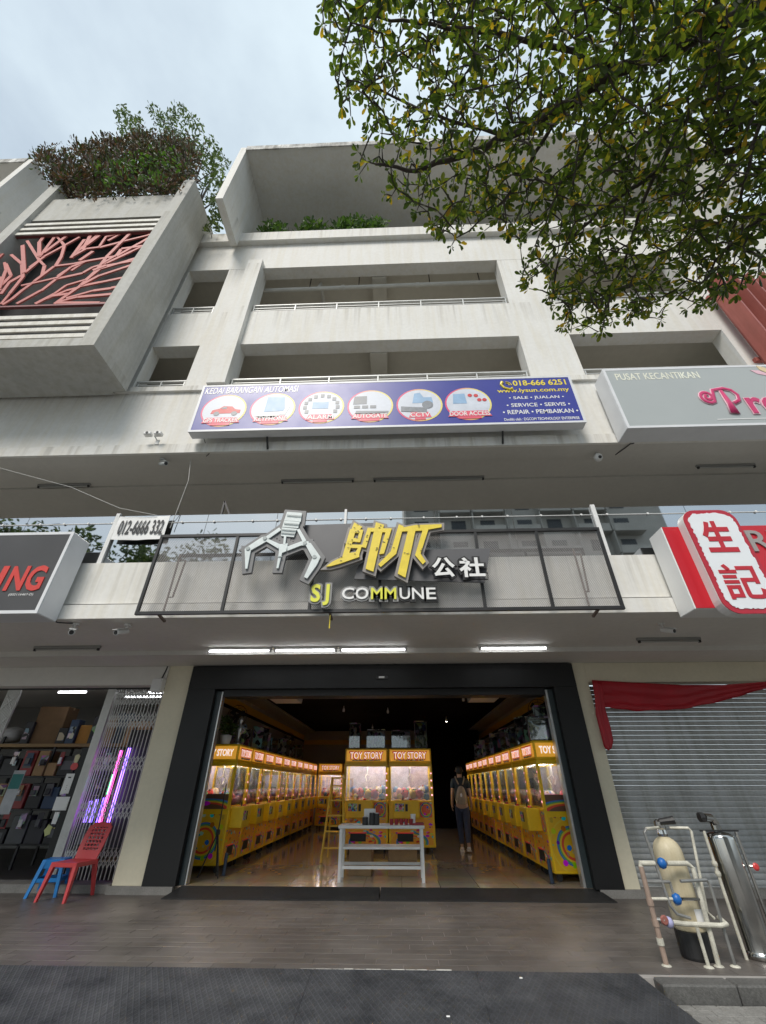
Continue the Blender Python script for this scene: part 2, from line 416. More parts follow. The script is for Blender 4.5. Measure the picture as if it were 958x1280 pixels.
# rubber ramp mats with a raised diamond tread, laid from kerb to road
def tread():
    m, n, l = nodes_of('tread_rubber'); b = n['Principled BSDF']
    g = n.new('ShaderNodeNewGeometry')
    sp = n.new('ShaderNodeSeparateXYZ'); l.new(g.outputs['Position'], sp.inputs['Vector'])
    def wave(sgn):
        a = n.new('ShaderNodeMath'); a.operation = 'MULTIPLY'; a.inputs[1].default_value = sgn * .55; l.new(sp.outputs['Y'], a.inputs[0])
        s = n.new('ShaderNodeMath'); l.new(sp.outputs['X'], s.inputs[0]); l.new(a.outputs[0], s.inputs[1])
        k = n.new('ShaderNodeMath'); k.operation = 'MULTIPLY'; k.inputs[1].default_value = 2*math.pi/.052; l.new(s.outputs[0], k.inputs[0])
        c = n.new('ShaderNodeMath'); c.operation = 'COSINE'; l.new(k.outputs[0], c.inputs[0]); return c
    a, c = wave(1), wave(-1)
    mxm = n.new('ShaderNodeMath'); mxm.operation = 'MAXIMUM'; l.new(a.outputs[0], mxm.inputs[0]); l.new(c.outputs[0], mxm.inputs[1])
    st = n.new('ShaderNodeMapRange'); st.inputs['From Min'].default_value = .45; st.inputs['From Max'].default_value = .9; l.new(mxm.outputs[0], st.inputs['Value'])
    bp = n.new('ShaderNodeBump'); bp.inputs['Strength'].default_value = .9; bp.inputs['Distance'].default_value = .006
    l.new(st.outputs['Result'], bp.inputs['Height']); l.new(bp.outputs['Normal'], b.inputs['Normal'])
    nz = n.new('ShaderNodeTexNoise'); nz.inputs['Scale'].default_value = 2.2; nz.inputs['Detail'].default_value = 9; nz.inputs['Roughness'].default_value = .72; l.new(g.outputs['Position'], nz.inputs['Vector'])
    rp = n.new('ShaderNodeValToRGB'); rp.color_ramp.elements[0].position = .34; rp.color_ramp.elements[1].position = .72
    rp.color_ramp.elements[0].color = (.022, .024, .028, 1); rp.color_ramp.elements[1].color = (.085, .087, .093, 1)
    l.new(nz.outputs['Fac'], rp.inputs['Fac'])
    dk = n.new('ShaderNodeMixRGB'); dk.blend_type = 'MULTIPLY'; dk.inputs['Color2'].default_value = (1.25, 1.25, 1.28, 1)
    l.new(st.outputs['Result'], dk.inputs['Fac']); l.new(rp.outputs['Color'], dk.inputs['Color1']); l.new(dk.outputs['Color'], b.inputs['Base Color'])
    b.inputs['Roughness'].default_value = .55
    return m
TREAD = tread()
mx_ = [-8.15, -6.70, -5.23, -3.77, -2.31, -.83, .65, 2.13]
mlab = ['worn black rubber ramp mat past the chairs, cut by the photo edge',
        'black rubber ramp mat in front of the left shop threshold',
        'black rubber ramp mat below the red plastic chair',
        'leftmost large diamond tread rubber ramp mat in view',
        'diamond tread rubber ramp mat left of the doorway middle',
        'diamond tread rubber ramp mat in front of the white table',
        'diamond tread rubber ramp mat with a slanted end beside the pavers']
for i in range(7):
    a, b_ = mx_[i] + .0015, mx_[i+1] - .0015
    mb = MB()
    p0, p1 = (5.47, .012), (4.15, -.118)
    if i == 6:       # end mat: slanted side
        vs_ = [(a,5.47,.012),(b_-.04,5.46,.012),(b_+.06,4.15,-.112),(a,4.15,-.118),(a,5.47,-.13),(b_-.04+.05,5.46,-.13),(b_+.17,4.15,-.13),(a,4.15,-.13)]
    else:
        vs_ = [(a,5.47,.012),(b_,5.47,.012),(b_,4.15,-.118),(a,4.15,-.118),(a,5.47,-.13),(b_,5.47,-.13),(b_,4.15,-.13),(a,4.15,-.13)]
    mb.add(vs_, [(3,2,1,0),(4,5,6,7),(0,1,5,4),(1,2,6,5),(2,3,7,6),(3,0,4,7)])
    if i < 2: continue
    tag(mb.build('rubber_ramp_mat', TREAD), mlab[i], 'mat', 'rubber ramp mats along the kerb')
# ragged strip of white mortar along the mat edge
mo = MB(); x = -.95
while x < .35:
    w = rnd.uniform(.05, .16); d = rnd.uniform(.012, .035)
    mo.bev(x, x + w, 5.475, 5.475 + d, -.004, .007 + rnd.uniform(0, .005), .003); x += w + rnd.choice((.004, .01, .06))
tag(mo.build('mortar_strip', M('mortar', (.55, .54, .50), .9, .2, 20)), 'broken line of white mortar at the rubber mat edge', 'mortar')
# bits of litter on the mats and floor
for px, py, lab in ((652,1227,'small pale scrap of paper lying by the mat seam'),(560,1262,'tiny white pebble on the dark mat below the doorway')): 
    p = atZ(px, py, -.02)
    tag(MB().bev(p.x-.014, p.x+.014, p.y-.008, p.y+.008, -.03-(5.47-p.y)*.06, .0+.012-(5.47-p.y)*.1+.006, .003).build('litter_scrap', WHITE), lab, 'litter')

# ================================================================== THE BUILDING
XL, XR = -17.0, 14.0
bld = thing('shop_building', 'white concrete shop and car park block with open upper storeys', 'building', (0, 0, 0))
def W(name, m, *a): return B(name, m, bld, *a)
# ground storey: raised floor edge, pillars, lintels
SILL = M('sill_stone', (.26, .25, .235), .6, .2, 4, fine=.2)
W('threshold', SILL, XL, -4.60, 8.58, 8.95, -.13, .105)
W('threshold', SILL, 3.64, XR, 8.58, 8.95, -.13, .105)
W('pillar', BEIGE, -4.56, -4.06, 8.56, 9.1, 0, 3.42)
W('pillar', BEIGE, 3.365, 3.62, 8.56, 9.1, 0, 3.42)
W('plinth', SILL, -4.60, -3.56, 8.50, 8.555, 0, .10)
W('plinth', SILL, 2.99, 3.66, 8.50, 8.555, 0, .10)
W('lintel', SOFF, XL, -4.563, 8.53, 8.85, 3.06, 3.415)
W('lintel', BEIGE, 3.623, XR, 8.56, 8.85, 3.06, 3.415)
W('wall', BEIGE, 7.6, XR, 8.57, 8.9, .106, 3.058)
# first floor slab: beam, ceiling, rear beam, parapet with sloped nosing
W('beam', SOFF, XL, XR, 5.86, 6.12, 3.46, 3.70)
W('ceiling', SOFF, XL, XR, 6.12, 7.72, 3.50, 3.70)
W('beam', SOFF, XL, XR, 7.72, 9.2, 3.42, 3.70)
pp = MB().prof_x([(5.86,4.384),(5.86,3.69),(5.80,3.665),(5.80,3.455),(5.855,3.455),(6.0,3.66),(6.0,4.384)], XL, XR).build('parapet', WALL, bld)
# first floor back wall, dark glazing, columns seen behind the balustrade glass
W('floor_slab', SOFF, XL, XR, 6.0, 12, 3.705, 3.78)
W('shopfront', M('dim_wall', (.16,.165,.16), .6, .2, 1), XL, XR, 9.3, 9.5, 3.78, 6.6)
# second floor slab and wall
W('beam', SOFF_SHADED, XL, XR, 5.86, 6.2, 6.64, 6.9)
W('ceiling', SOFF_SHADED, XL, XR, 6.2, 6.86, 6.69, 6.9)
W('beam', SOFF_SHADED, XL, XR, 6.86, 9.6, 6.65, 6.9)
MB().prof_x([(5.85,8.36),(5.85,6.88),(5.80,6.855),(5.80,6.635),(5.855,6.635),(6.1,6.85),(6.1,8.36)], XL, XR).build('parapet', WALL, bld)
MB().prof_x([(5.79,8.36),(5.79,8.50),(6.14,8.50),(6.14,8.36)], XL, XR).build('coping', WALL, bld)
# columns and spandrels of the two car park storeys
UY0, UY1 = 5.87, 6.2
cols_ = [(-17, -5.60), (-4.47, -3.92), (2.90, 4.03), (7.42, 14)]
for a, b_ in cols_: W('column', WALL, a, b_, UY0, UY1, 8.502, 13.4)
W('pilaster', WALL, -3.92, -3.52, 5.72, 6.2, 8.502, 13.60)
for a, b_ in ((-5.60, -4.47), (-3.52, 2.90), (4.03, 7.42)):
    W('spandrel', WALL, a, b_, UY0 + .004, UY1 - .004, 10.0, 11.33)
W('header_beam', WALL, XL, -3.922, UY0 - .003, UY1 - .01, 13.402, 14.72)
W('header_beam', WALL, -3.518, XR, UY0 - .003, UY1 - .01, 13.402, 14.72)
W('header_beam', WALL, -3.922, -3.518, UY0 - .003, UY1 - .01, 13.602, 14.72)
MB().prof_x([(5.72,14.722),(5.72,15.20),(6.5,15.20),(6.5,14.722)], XL, XR).build('ledge', WALL, bld)
# car park decks: slabs, back wall, columns
for z in (10.32, 13.72): W('deck', CARP, XL, XR, UY1 - .002, 13, z, z + .2)
W('deck', CARP, XL, XR, 6.2, 13, 7.2, 7.35)
W('back_wall', CARP, XL, XR, 10.6, 10.8, 6.9, 14.7)
for z0, z1 in ((7.35, 10.32), (10.52, 13.72)):
    for x in (-4.1, -.35, 3.4): W('column', CARP, x - .25, x + .25, 9.2, 9.7, z0, z1)
    W('deck_beam', CARP, XL, XR, 9.15, 9.75, z1 - .45, z1 - .002)
# railings of the openings
rail_n = 0
def railing(x0, x1, z):
    r = bpy.data.objects.new('railing', None); col.objects.link(r); r.parent = bld
    MB().box(x0, x1, 5.90, 5.96, z + .285, z + .315).build('top_rail', RAILM, r)
    for k in (.10, .19): MB().box(x0, x1, 5.92, 5.94, z + k, z + k + .02).build('rail', RAILM, r)
    n = max(2, round((x1 - x0) / 1.05))
    for i in range(n + 1):
        x = x0 + .03 + (x1 - x0 - .06) * i / n
        MB().box(x - .014, x + .014, 5.905, 5.955, z, z + .286).build('post', RAILM, r)
for z in (8.502, 11.332):
    railing(-5.58, -4.49, z); railing(-3.50, 2.88, z); railing(4.05, 7.40, z)
# pipes under the upper deck
PIPE = M('white_pipe', (.60, .60, .57), .5, .1, 4)
MB().tube([(-3.6, 6.36, 13.16), (2.98, 6.36, 13.22)], .055, 10).build('pipe', PIPE, bld)
for x in (-2.3, -.9, 1.1, 2.5): MB().tube([(x, 6.36, 13.2), (x, 6.36, 13.72)], .014, 6).build('pipe_hanger', DARKM, bld)
for x in (-1.35, .75): MB().lathe((x, 6.36, 13.19), [(.07, -.04), (.07, .04)], 12, 'x').build('pipe_collar', PIPE, bld)
MB().tube([(-2.05, 6.36, 13.18), (-2.0, 6.36, 13.45), (-2.0, 7.2, 13.5)], .045, 8).build('pipe', PIPE, bld)
for z0, z1 in ((9.95, 10.318), (13.36, 13.718)):
    W('deck_rib', CARP, -.52, -.12, 6.2, 10.5, z0, z1); W('deck_rib', CARP, XL, XR, 7.25, 7.6, z0 + .06, z1 + .001)
# roof terrace: planter wall, white parapet, canopy frames with side fins
W('planter_wall', WALL, -4.34, -.30, 6.15, 6.3, 15.20, 15.45)
W('terrace_parapet', WALL, -.30, 9.0, 6.1, 6.28, 15.20, 16.05)
W('terrace_back_wall', WALL, -17, 14, 9.4, 9.6, 15.20, 18.2)
W('terrace_floor', SOFF, XL, XR, 6.5, 12, 15.0, 15.18)
MB().prof_x([(4.55,14.42),(4.55,18.15),(9.6,18.15),(9.6,15.2),(5.72,15.2),(5.72,14.42)], -4.60, -4.40).build('canopy_fin', WALL, bld)
W('canopy_slab', WALL, -4.40, 9.0, 4.55, 9.6, 17.93, 18.15)
W('canopy_edge', MOULD, -4.40, 9.0, 4.52, 4.55, 17.86, 18.16)
MB().prof_x([(4.55,14.42),(4.55,18.15),(9.6,18.15),(9.6,15.2),(5.72,15.2),(5.72,14.42)], 9.0, 9.2).build('canopy_fin', WALL, bld)
MB().prof_x([(4.55,14.42),(4.55,17.95),(9.6,17.95),(9.6,15.2),(5.72,15.2),(5.72,14.42)], -11.35, -11.15).build('canopy_fin', WALL, bld)
W('canopy_slab', SOFF, -17, -11.35, 4.55, 9.6, 17.75, 17.95)
W('canopy_edge', MOULD, -17, -11.35, 4.52, 4.55, 17.68, 17.96)
# glass balustrade on the first floor parapet
PANE = GLASS('reflective_glass', (.10, .115, .115), .55)
gb = thing('glass_balustrade', 'reflective glass balustrade standing on the white parapet', 'balustrade', (0, 0, 0))
edges_ = [-14, -12.4, -10.9, -9.4, -7.9, -6.35, -4.78, -3.2, -2.0, -.84, .66, 1.95, 3.27, 4.8, 6.3, 7.8, 9.3, 10.8, 12]
for a, b_ in zip(edges_[:-1], edges_[1:]):
    B('pane', PANE, gb, a + .004, b_ - .004, 5.93, 5.938, 4.386, 5.315)
MB().tube([(-14, 5.925, 5.165), (12, 5.925, 5.165)], .008, 6).build('rail', WHITEM, gb)
x = -9.7
while x < 8.2:
    MB().lathe((x, 5.925, 5.165), [(.016,-.004),(.022,.012),(.018,.022)], 8, 'y').build('fixing', WHITEM, gb); x += rnd.choice((.42, .55, .66))
for px, ya, yb in ((139, 698, 640), (752, 698, 632)):
    a = atY(px, 668, 5.90)
    B('post', WHITEM, gb, a.x - .035, a.x + .035, 5.885, 5.925, 4.386, 5.345)
a = atY(432, 650, 5.9); B('post', WHITEM, gb, a.x - .02, a.x + .02, 5.885, 5.924, 4.95, 5.345)

# projecting box frame with the red branch screen, left
bx = thing('screen_box', 'projecting grey concrete box framing a red branch pattern screen', 'facade box', (0, 0, 0))
BX0, BX1, BY0 = -9.75, -5.53, 4.6
MB().prof_x([(BY0,8.26),(BY0,15.9),(6.4,15.9),(6.4,15.21),(5.70,15.21),(5.70,8.26)], BX1 - .30, BX1).build('side_wall', GREYW, bx)
MB().prof_x([(BY0,8.26),(BY0,15.9),(6.4,15.9),(6.4,15.21),(5.70,15.21),(5.70,8.26)], BX0, BX0 + .30).build('side_wall', GREYW, bx)
B('bottom_slab', GREYW, bx, BX0 + .30, BX1 - .30, BY0 + .004, 5.78, 8.263, 8.50)
B('top_wall', GREYW, bx, BX0 + .30, BX1 - .30, BY0 + .10, 5.0, 13.88, 15.2)
B('ceiling_panel', M('screen_backing', (.03, .03, .031), .8, .2, 1), bx, BX0 + .30, BX1 - .30, 5.0, 5.69, 13.80, 13.95)
B('back_panel', M('screen_backing', (.03, .03, .031), .8, .2, 1), bx, BX0 + .30, BX1 - .30, 5.4, 5.5, 8.5, 13.88)
SLATM = M('white_slat', (.74, .72, .66), .6, .12, 2, fine=.1, streak=.15)
ix0, ix1 = BX0 + .30, BX1 - .30
for z in (8.56, 8.78, 9.00, 9.22): B('slat', SLATM, bx, ix0, ix1, 4.62, 4.65, z, z + .115)
for z in (13.02, 13.27, 13.52): B('slat', SLATM, bx, ix0, ix1, 4.66, 4.69, z, z + .115)
REDM = M('red_screen_paint', (.52, .15, .125), .5, .1, 2)
scr = MB()
def sp_(cx, cy): # point read off the screen, on its own plane
    p = atY(cx / 4.79, 270 + cy / 4.79, 4.74); return (p.x, p.z)
def strip(a, b_, w=.10, y=4.72):
    (ax, az), (bx_, bz) = sp_(*a), sp_(*b_)
    d = Vector((bx_ - ax, 0, bz - az)); L = d.length
    if L < 1e-4: return
    d /= L; nrm = Vector((-d.z, 0, d.x)) * w / 2
    A, Bp = Vector((ax, 0, az)), Vector((bx_, 0, bz))
    scr.prism([((A+nrm).x,(A+nrm).z), ((A-nrm).x,(A-nrm).z), ((Bp-nrm).x,(Bp-nrm).z), ((Bp+nrm).x,(Bp+nrm).z)], y + rnd.uniform(-.006, .006), y + .03)
lines_ = [
 [(20,535),(75,500),(140,445),(210,395),(330,305),(450,290),(560,268),(700,245),(830,170)],
 [(10,530),(60,470),(140,370),(135,290),(70,235)], [(150,345),(140,180)], [(150,345),(240,270),(270,300),(255,360)], [(240,270),(165,150)],
 [(240,250),(330,130)], [(240,245),(240,160),(262,130)], [(180,310),(270,245),(390,180),(350,120)], [(390,180),(480,130)], [(390,180),(370,250),(340,300)],
 [(265,225),(400,125)], [(105,530),(250,450),(340,380),(500,345),(560,310),(640,285),(790,215)], [(215,530),(330,470),(400,420),(520,385),(600,320),(770,270)],
 [(330,530),(480,425),(590,320),(650,240),(710,180),(780,110)], [(600,300),(700,240),(730,200),(880,180)], [(430,255),(510,145)], [(430,250),(520,200),(600,190),(700,165),(890,118)],
 [(450,230),(590,115)], [(500,205),(545,120)], [(600,185),(640,125),(700,112)], [(480,270),(560,215)], [(340,380),(430,310),(510,280)], [(350,365),(400,330)],
 [(130,420),(200,405),(350,370)], [(430,330),(520,270)], [(350,520),(470,490),(640,475)], [(400,495),(560,450),(670,435)], [(480,425),(600,400),(720,375)], [(350,525),(600,525)],
 [(560,330),(640,300),(780,275)], [(490,420),(600,360),(750,310)], [(280,500),(400,450),(480,430)], [(300,485),(410,470)],
 [(10,470),(60,400),(130,360)], [(0,440),(40,330),(30,280)], [(10,420),(70,360),(40,290)], [(20,400),(0,370)], [(520,180),(600,120)], [(650,150),(720,110)],
 [(-60,480),(20,410)], [(-120,530),(10,440)], [(-200,530),(-90,420),(-60,330)], [(-90,420),(-160,340)], [(-250,530),(-120,480),(0,445)], [(-60,330),(-20,270),(20,230)], [(-150,420),(-140,320),(-80,280)]]
_z0 = sp_(300, 540)[1]; _z1 = sp_(560, 118)[1]
for ln in lines_:
    (xa, ya), (xb, yb) = ln[-2:]
    if xb > 890 - (yb - 118)*.655 - 45:      # run on behind the frame edge
        k = 70/max(1, math.hypot(xb - xa, yb - ya)); ln = ln + [(xb + (xb - xa)*k, yb + (yb - ya)*k)]
    for a, b_ in zip(ln[:-1], ln[1:]):
        strip(a, b_, rnd.uniform(.06, .092))
scr.v = [(min(max(x, ix0 + .02), ix1 - .02), y, min(max(z, _z0), _z1)) for x, y, z in scr.v]
scr.build('branch_screen', REDM, bx)
for z in (_z0 - .05, _z1): B('frame_bar', M('red_dark', (.22,.06,.06), .5, .1), bx, ix0, ix1, 4.70, 4.755, z, z + .05)

# red vertical louvres, far right
RLOUV = M('red_louvre', (.36, .105, .085), .5, .12, 2, streak=.15)
lv = thing('louvre_screen', 'terracotta red vertical louvres over the right end of the facade', 'louvre', (0, 0, 0))
for i in range(12):
    x = 7.48 + i * .34
    MB().add([(x,5.62,8.52),(x+.05,5.30,8.52),(x+.10,5.31,8.52),(x+.05,5.63,8.52),(x,5.62,11.3),(x+.05,5.30,11.3),(x+.10,5.31,11.3),(x+.05,5.63,11.3)],
             [(0,3,2,1),(4,5,6,7),(0,1,5,4),(1,2,6,5),(2,3,7,6),(3,0,4,7)]).build('louvre', RLOUV, lv)
    B('louvre_back', RLOUV, lv, x + .06, x + .24, 5.64, 5.70, 8.52, 11.3)
for z in (8.7, 11.0): B('rail', RLOUV, lv, 7.46, 11.6, 5.71, 5.78, z, z + .1)

# black shop portal
pt = thing('shop_portal', 'black clad portal framing the open arcade shop front', 'shop front', (0, 0, 0))
B('jamb', BLACKP, pt, -4.058, -3.53, 8.50, 9.0, .10, 2.975)
B('jamb', BLACKP, pt, 2.93, 3.363, 8.50, 9.0, .10, 2.975)
B('header_panel', BLACKP, pt, -4.058, 3.363, 8.495, 9.0, 2.978, 3.40)
TEAL = M('teal_frame', (.035, .05, .055), .4, .15, 3)
B('door_channel', TEAL, pt, -3.528, -3.44, 8.62, 8.80, .10, 2.95)
B('door_channel', TEAL, pt, 2.84, 2.928, 8.62, 8.80, .10, 2.95)
B('door_channel', ALU, pt, -3.438, -3.415, 8.64, 8.78, .10, 2.95)
B('door_channel', ALU, pt, 2.80, 2.838, 8.64, 8.78, .10, 2.95)
B('shutter_box', BLACKP, pt, -3.40, 2.79, 8.62, 8.95, 2.86, 2.976)
MB().bev(-.42, -.20, 8.46, 8.494, 3.13, 3.19, .005).build('name_plate', DARKM, pt)
letter(pt, WHITE, 'CLOSED', -.39, -.23, 3.145, 3.175, 8.458, ext=.002) if False else None
MB().bev(-.37, -.26, 8.45, 8.459, 3.142, 3.178, .003).build('lens_cover', WHITE, pt)
# black rubber wedges at the threshold
for a, b_, lab in ((-3.46, -.345, 'black rubber wedge at the doorway, its left half'), (-.325, 2.98, 'black rubber wedge at the doorway, its right half')):
    mb = MB()
    y0 = 8.22
    mb.add([(a,8.60,.098),(b_,8.60,.098),(b_+(.0 if a<-1 else .12),y0,.012),(a-(.12 if a<-1 else 0),y0,.012),(a,8.60,.001),(b_,8.60,.001),(b_+(.0 if a<-1 else .12),y0,.001),(a-(.12 if a<-1 else 0),y0,.001)],
           [(3,2,1,0),(4,5,6,7),(0,1,5,4),(1,2,6,5),(2,3,7,6),(3,0,4,7)])
    tag(mb.build('threshold_ramp', RUBBER), lab, 'ramp')

# ------------------------------------------------------------------ shop interior
def floor_mat():
    m, n, l = nodes_of('polished_tile'); b = n['Principled BSDF']
    g = n.new('ShaderNodeNewGeometry')
    br = n.new('ShaderNodeTexBrick'); br.inputs['Scale'].default_value = 1.0; br.offset = 0
    br.inputs['Brick Width'].default_value = .6; br.inputs['Row Height'].default_value = .6; br.inputs['Mortar Size'].default_value = .004
    br.inputs['Color1'].default_value = (.58, .50, .38, 1); br.inputs['Color2'].default_value = (.53, .45, .34, 1); br.inputs['Mortar'].default_value = (.16, .13, .10, 1)
    l.new(g.outputs['Position'], br.inputs['Vector'])
    nz = n.new('ShaderNodeTexNoise'); nz.inputs['Scale'].default_value = 2.5; nz.inputs['Detail'].default_value = 8; l.new(g.outputs['Position'], nz.inputs['Vector'])
    mx = n.new('ShaderNodeMixRGB'); mx.blend_type = 'MULTIPLY'; mx.inputs['Fac'].default_value = .45
    l.new(br.outputs['Color'], mx.inputs['Color1']); l.new(nz.outputs['Color'], mx.inputs['Color2']); l.new(mx.outputs['Color'], b.inputs['Base Color'])
    b.inputs['Roughness'].default_value = .09; b.inputs['Specular IOR Level'].default_value = .7
    return m
struct('shop_floor', MB().box(-4.2, 3.6, 8.602, 20.2, -.13, .097), floor_mat())
INW = M('shop_wall', (.30, .28, .24), .7, .08, 1)
BLKC = M('black_ceiling', (.004, .004, .0045), .8, .2, 1, spec=.05)
YST = M('yellow_stripe', (.55, .33, .03), .6, .1, 2)
struct('shop_wall_left', MB().box(-4.2, -4.05, 9.1, 20.2, .1, 3.40), INW)
struct('shop_wall_right', MB().box(3.37, 3.52, 9.1, 20.2, .1, 3.40), INW)
struct('shop_wall_back', MB().box(-4.05, 3.37, 20.0, 20.2, .1, 3.40), INW)
struct('shop_ceiling', MB().box(-4.05, 3.37, 9.0, 20.0, 3.36, 3.41), BLKC)
for x0, x1 in ((-4.045, -3.55), (2.87, 3.365)): struct('shop_ceiling_bulkhead', MB().box(x0, x1, 9.02, 19.98, 3.30, 3.355), INW)
struct('yellow_wall_stripe', MB().box(-4.048, -4.03, 9.1, 19.98, 3.02, 3.20), YST)
struct('yellow_wall_stripe', MB().box(3.35, 3.368, 9.1, 19.98, 3.02, 3.20), YST)
struct('yellow_wall_stripe', MB().box(-4.0, 3.3, 19.97, 19.995, 2.85, 3.02), YST)
struct('black_wall_stripe', MB().box(-4.048, -4.03, 9.1, 19.98, 2.95, 3.018), BLKC)
struct('black_wall_stripe', MB().box(3.35, 3.368, 9.1, 19.98, 2.95, 3.018), BLKC)
struct('dark_back_partition', MB().box(.9, 3.2, 19.2, 19.3, .1, 3.3), BLKC)

# ================================================================== SIGNS
def offset_poly(p, d):
    """outline pushed outwards by d (mitred)"""
    n = len(p)
    ar = sum(p[i][0]*p[(i+1) % n][1] - p[(i+1) % n][0]*p[i][1] for i in range(n))
    if ar < 0: p = p[::-1]
    out = []
    for i in range(n):
        a, b, c = Vector((*p[i-1], 0)), Vector((*p[i], 0)), Vector((*p[(i+1) % n], 0))
        e1 = (b - a).normalized(); e2 = (c - b).normalized()
        n1 = Vector((e1.y, -e1.x, 0)); n2 = Vector((e2.y, -e2.x, 0))
        s = n1 + n2
        if s.length < .2: s = n1
        s.normalize(); k = d / max(.45, s.dot(n1))
        out.append((b.x + s.x*k, b.y + s.y*k))
    return out
def ell(cx, cz, rx, rz, n=28, a0=0, a1=360):
    return [(cx + rx*math.cos(R(a0 + (a1-a0)*i/n)), cz + rz*math.sin(R(a0 + (a1-a0)*i/n))) for i in range(n)]
def rrect(x0, x1, z0, z1, r, n=6):
    out = []
    for cx, cz, a in ((x1-r, z0+r, -90), (x1-r, z1-r, 0), (x0+r, z1-r, 90), (x0+r, z0+r, 180)):
        for i in range(n + 1): out.append((cx + r*math.cos(R(a + 90*i/n)), cz + r*math.sin(R(a + 90*i/n))))
    return out
BLUE = M('sign_blue', (.035, .045, .30), .35, .05, 1)
LWHITE = M('letter_white', (.80, .80, .79), .4, .03, 4)
LYEL = M('letter_yellow', (.82, .66, .05), .4, .05, 4)
PINK = M('sign_pink', (.75, .10, .16), .4, .1, 6)
SKYP = M('print_pale', (.62, .66, .74), .4, .12, 5)
PBLUE = M('print_blue', (.28, .45, .66), .4, .15, 6)
PGREY = M('print_grey', (.22, .24, .27), .4, .3, 12)
PRED = M('print_red', (.60, .05, .05), .4, .2, 9)
# rim: pink to yellow across each disc
def rim_mat():
    m, n, l = nodes_of('disc_rim'); b = n['Principled BSDF']; tc = n.new('ShaderNodeTexCoord')
    sp = n.new('ShaderNodeSeparateXYZ'); l.new(tc.outputs['Generated'], sp.inputs['Vector'])
    rp = n.new('ShaderNodeValToRGB'); rp.color_ramp.elements[0].color = (.72, .06, .18, 1); rp.color_ramp.elements[1].color = (.80, .68, .18, 1)
    rp.color_ramp.elements[0].position = .2; rp.color_ramp.elements[1].position = .75
    l.new(sp.outputs['X'], rp.inputs['Fac']); l.new(rp.outputs['Color'], b.inputs['Base Color']); b.inputs['Roughness'].default_value = .4
    return m
RIM = rim_mat()

# ---- long blue sign box
bs = thing('blue_sign', 'long blue shop sign box with six round pictures and white lettering', 'sign', (0, 0, 0))
SX0, SX1, SZ0, SZ1, SY = -3.79, 3.47, 6.865, 8.135, 5.50
FRM = M('sign_frame_white', (.70, .71, .73), .4, .06, 3)
BV('sign_box', FRM, bs, SX0, SX1, SY + .012, 5.70, SZ0, SZ1, .012)
fm = MB()
t = .045
fm.box(SX0, SX1, SY, SY+.011, SZ0, SZ0+t); fm.box(SX0, SX1, SY, SY+.011, SZ1-t, SZ1); fm.box(SX0, SX0+t, SY, SY+.011, SZ0+t, SZ1-t); fm.box(SX1-t, SX1, SY, SY+.011, SZ0+t, SZ1-t)
fm.build('frame', FRM, bs)
B('panel', BLUE, bs, SX0+t, SX1-t, SY+.004, SY+.011, SZ0+t, SZ1-t)
for x in (-2.35, 2.0): MB().bar((x, 5.66, 6.85), (x, 5.80, 6.66), .03).build('bracket', DARKM, bs)
TY = SY + .003
letter_px(bs, LWHITE, 'KEDAI BARANGAN AUTOMASI', 256, 493, 374, 482, TY, ext=.003, off=.012, shear=.12)
names_ = ['GPS TRACKER', 'KEYPHONE', 'ALARM', 'AUTOGATE', 'CCTV', 'DOOR ACCESS']
cps = [(280, 513), (341, 511), (402, 509), (463, 507.5), (524.5, 506), (585.5, 504.5)]
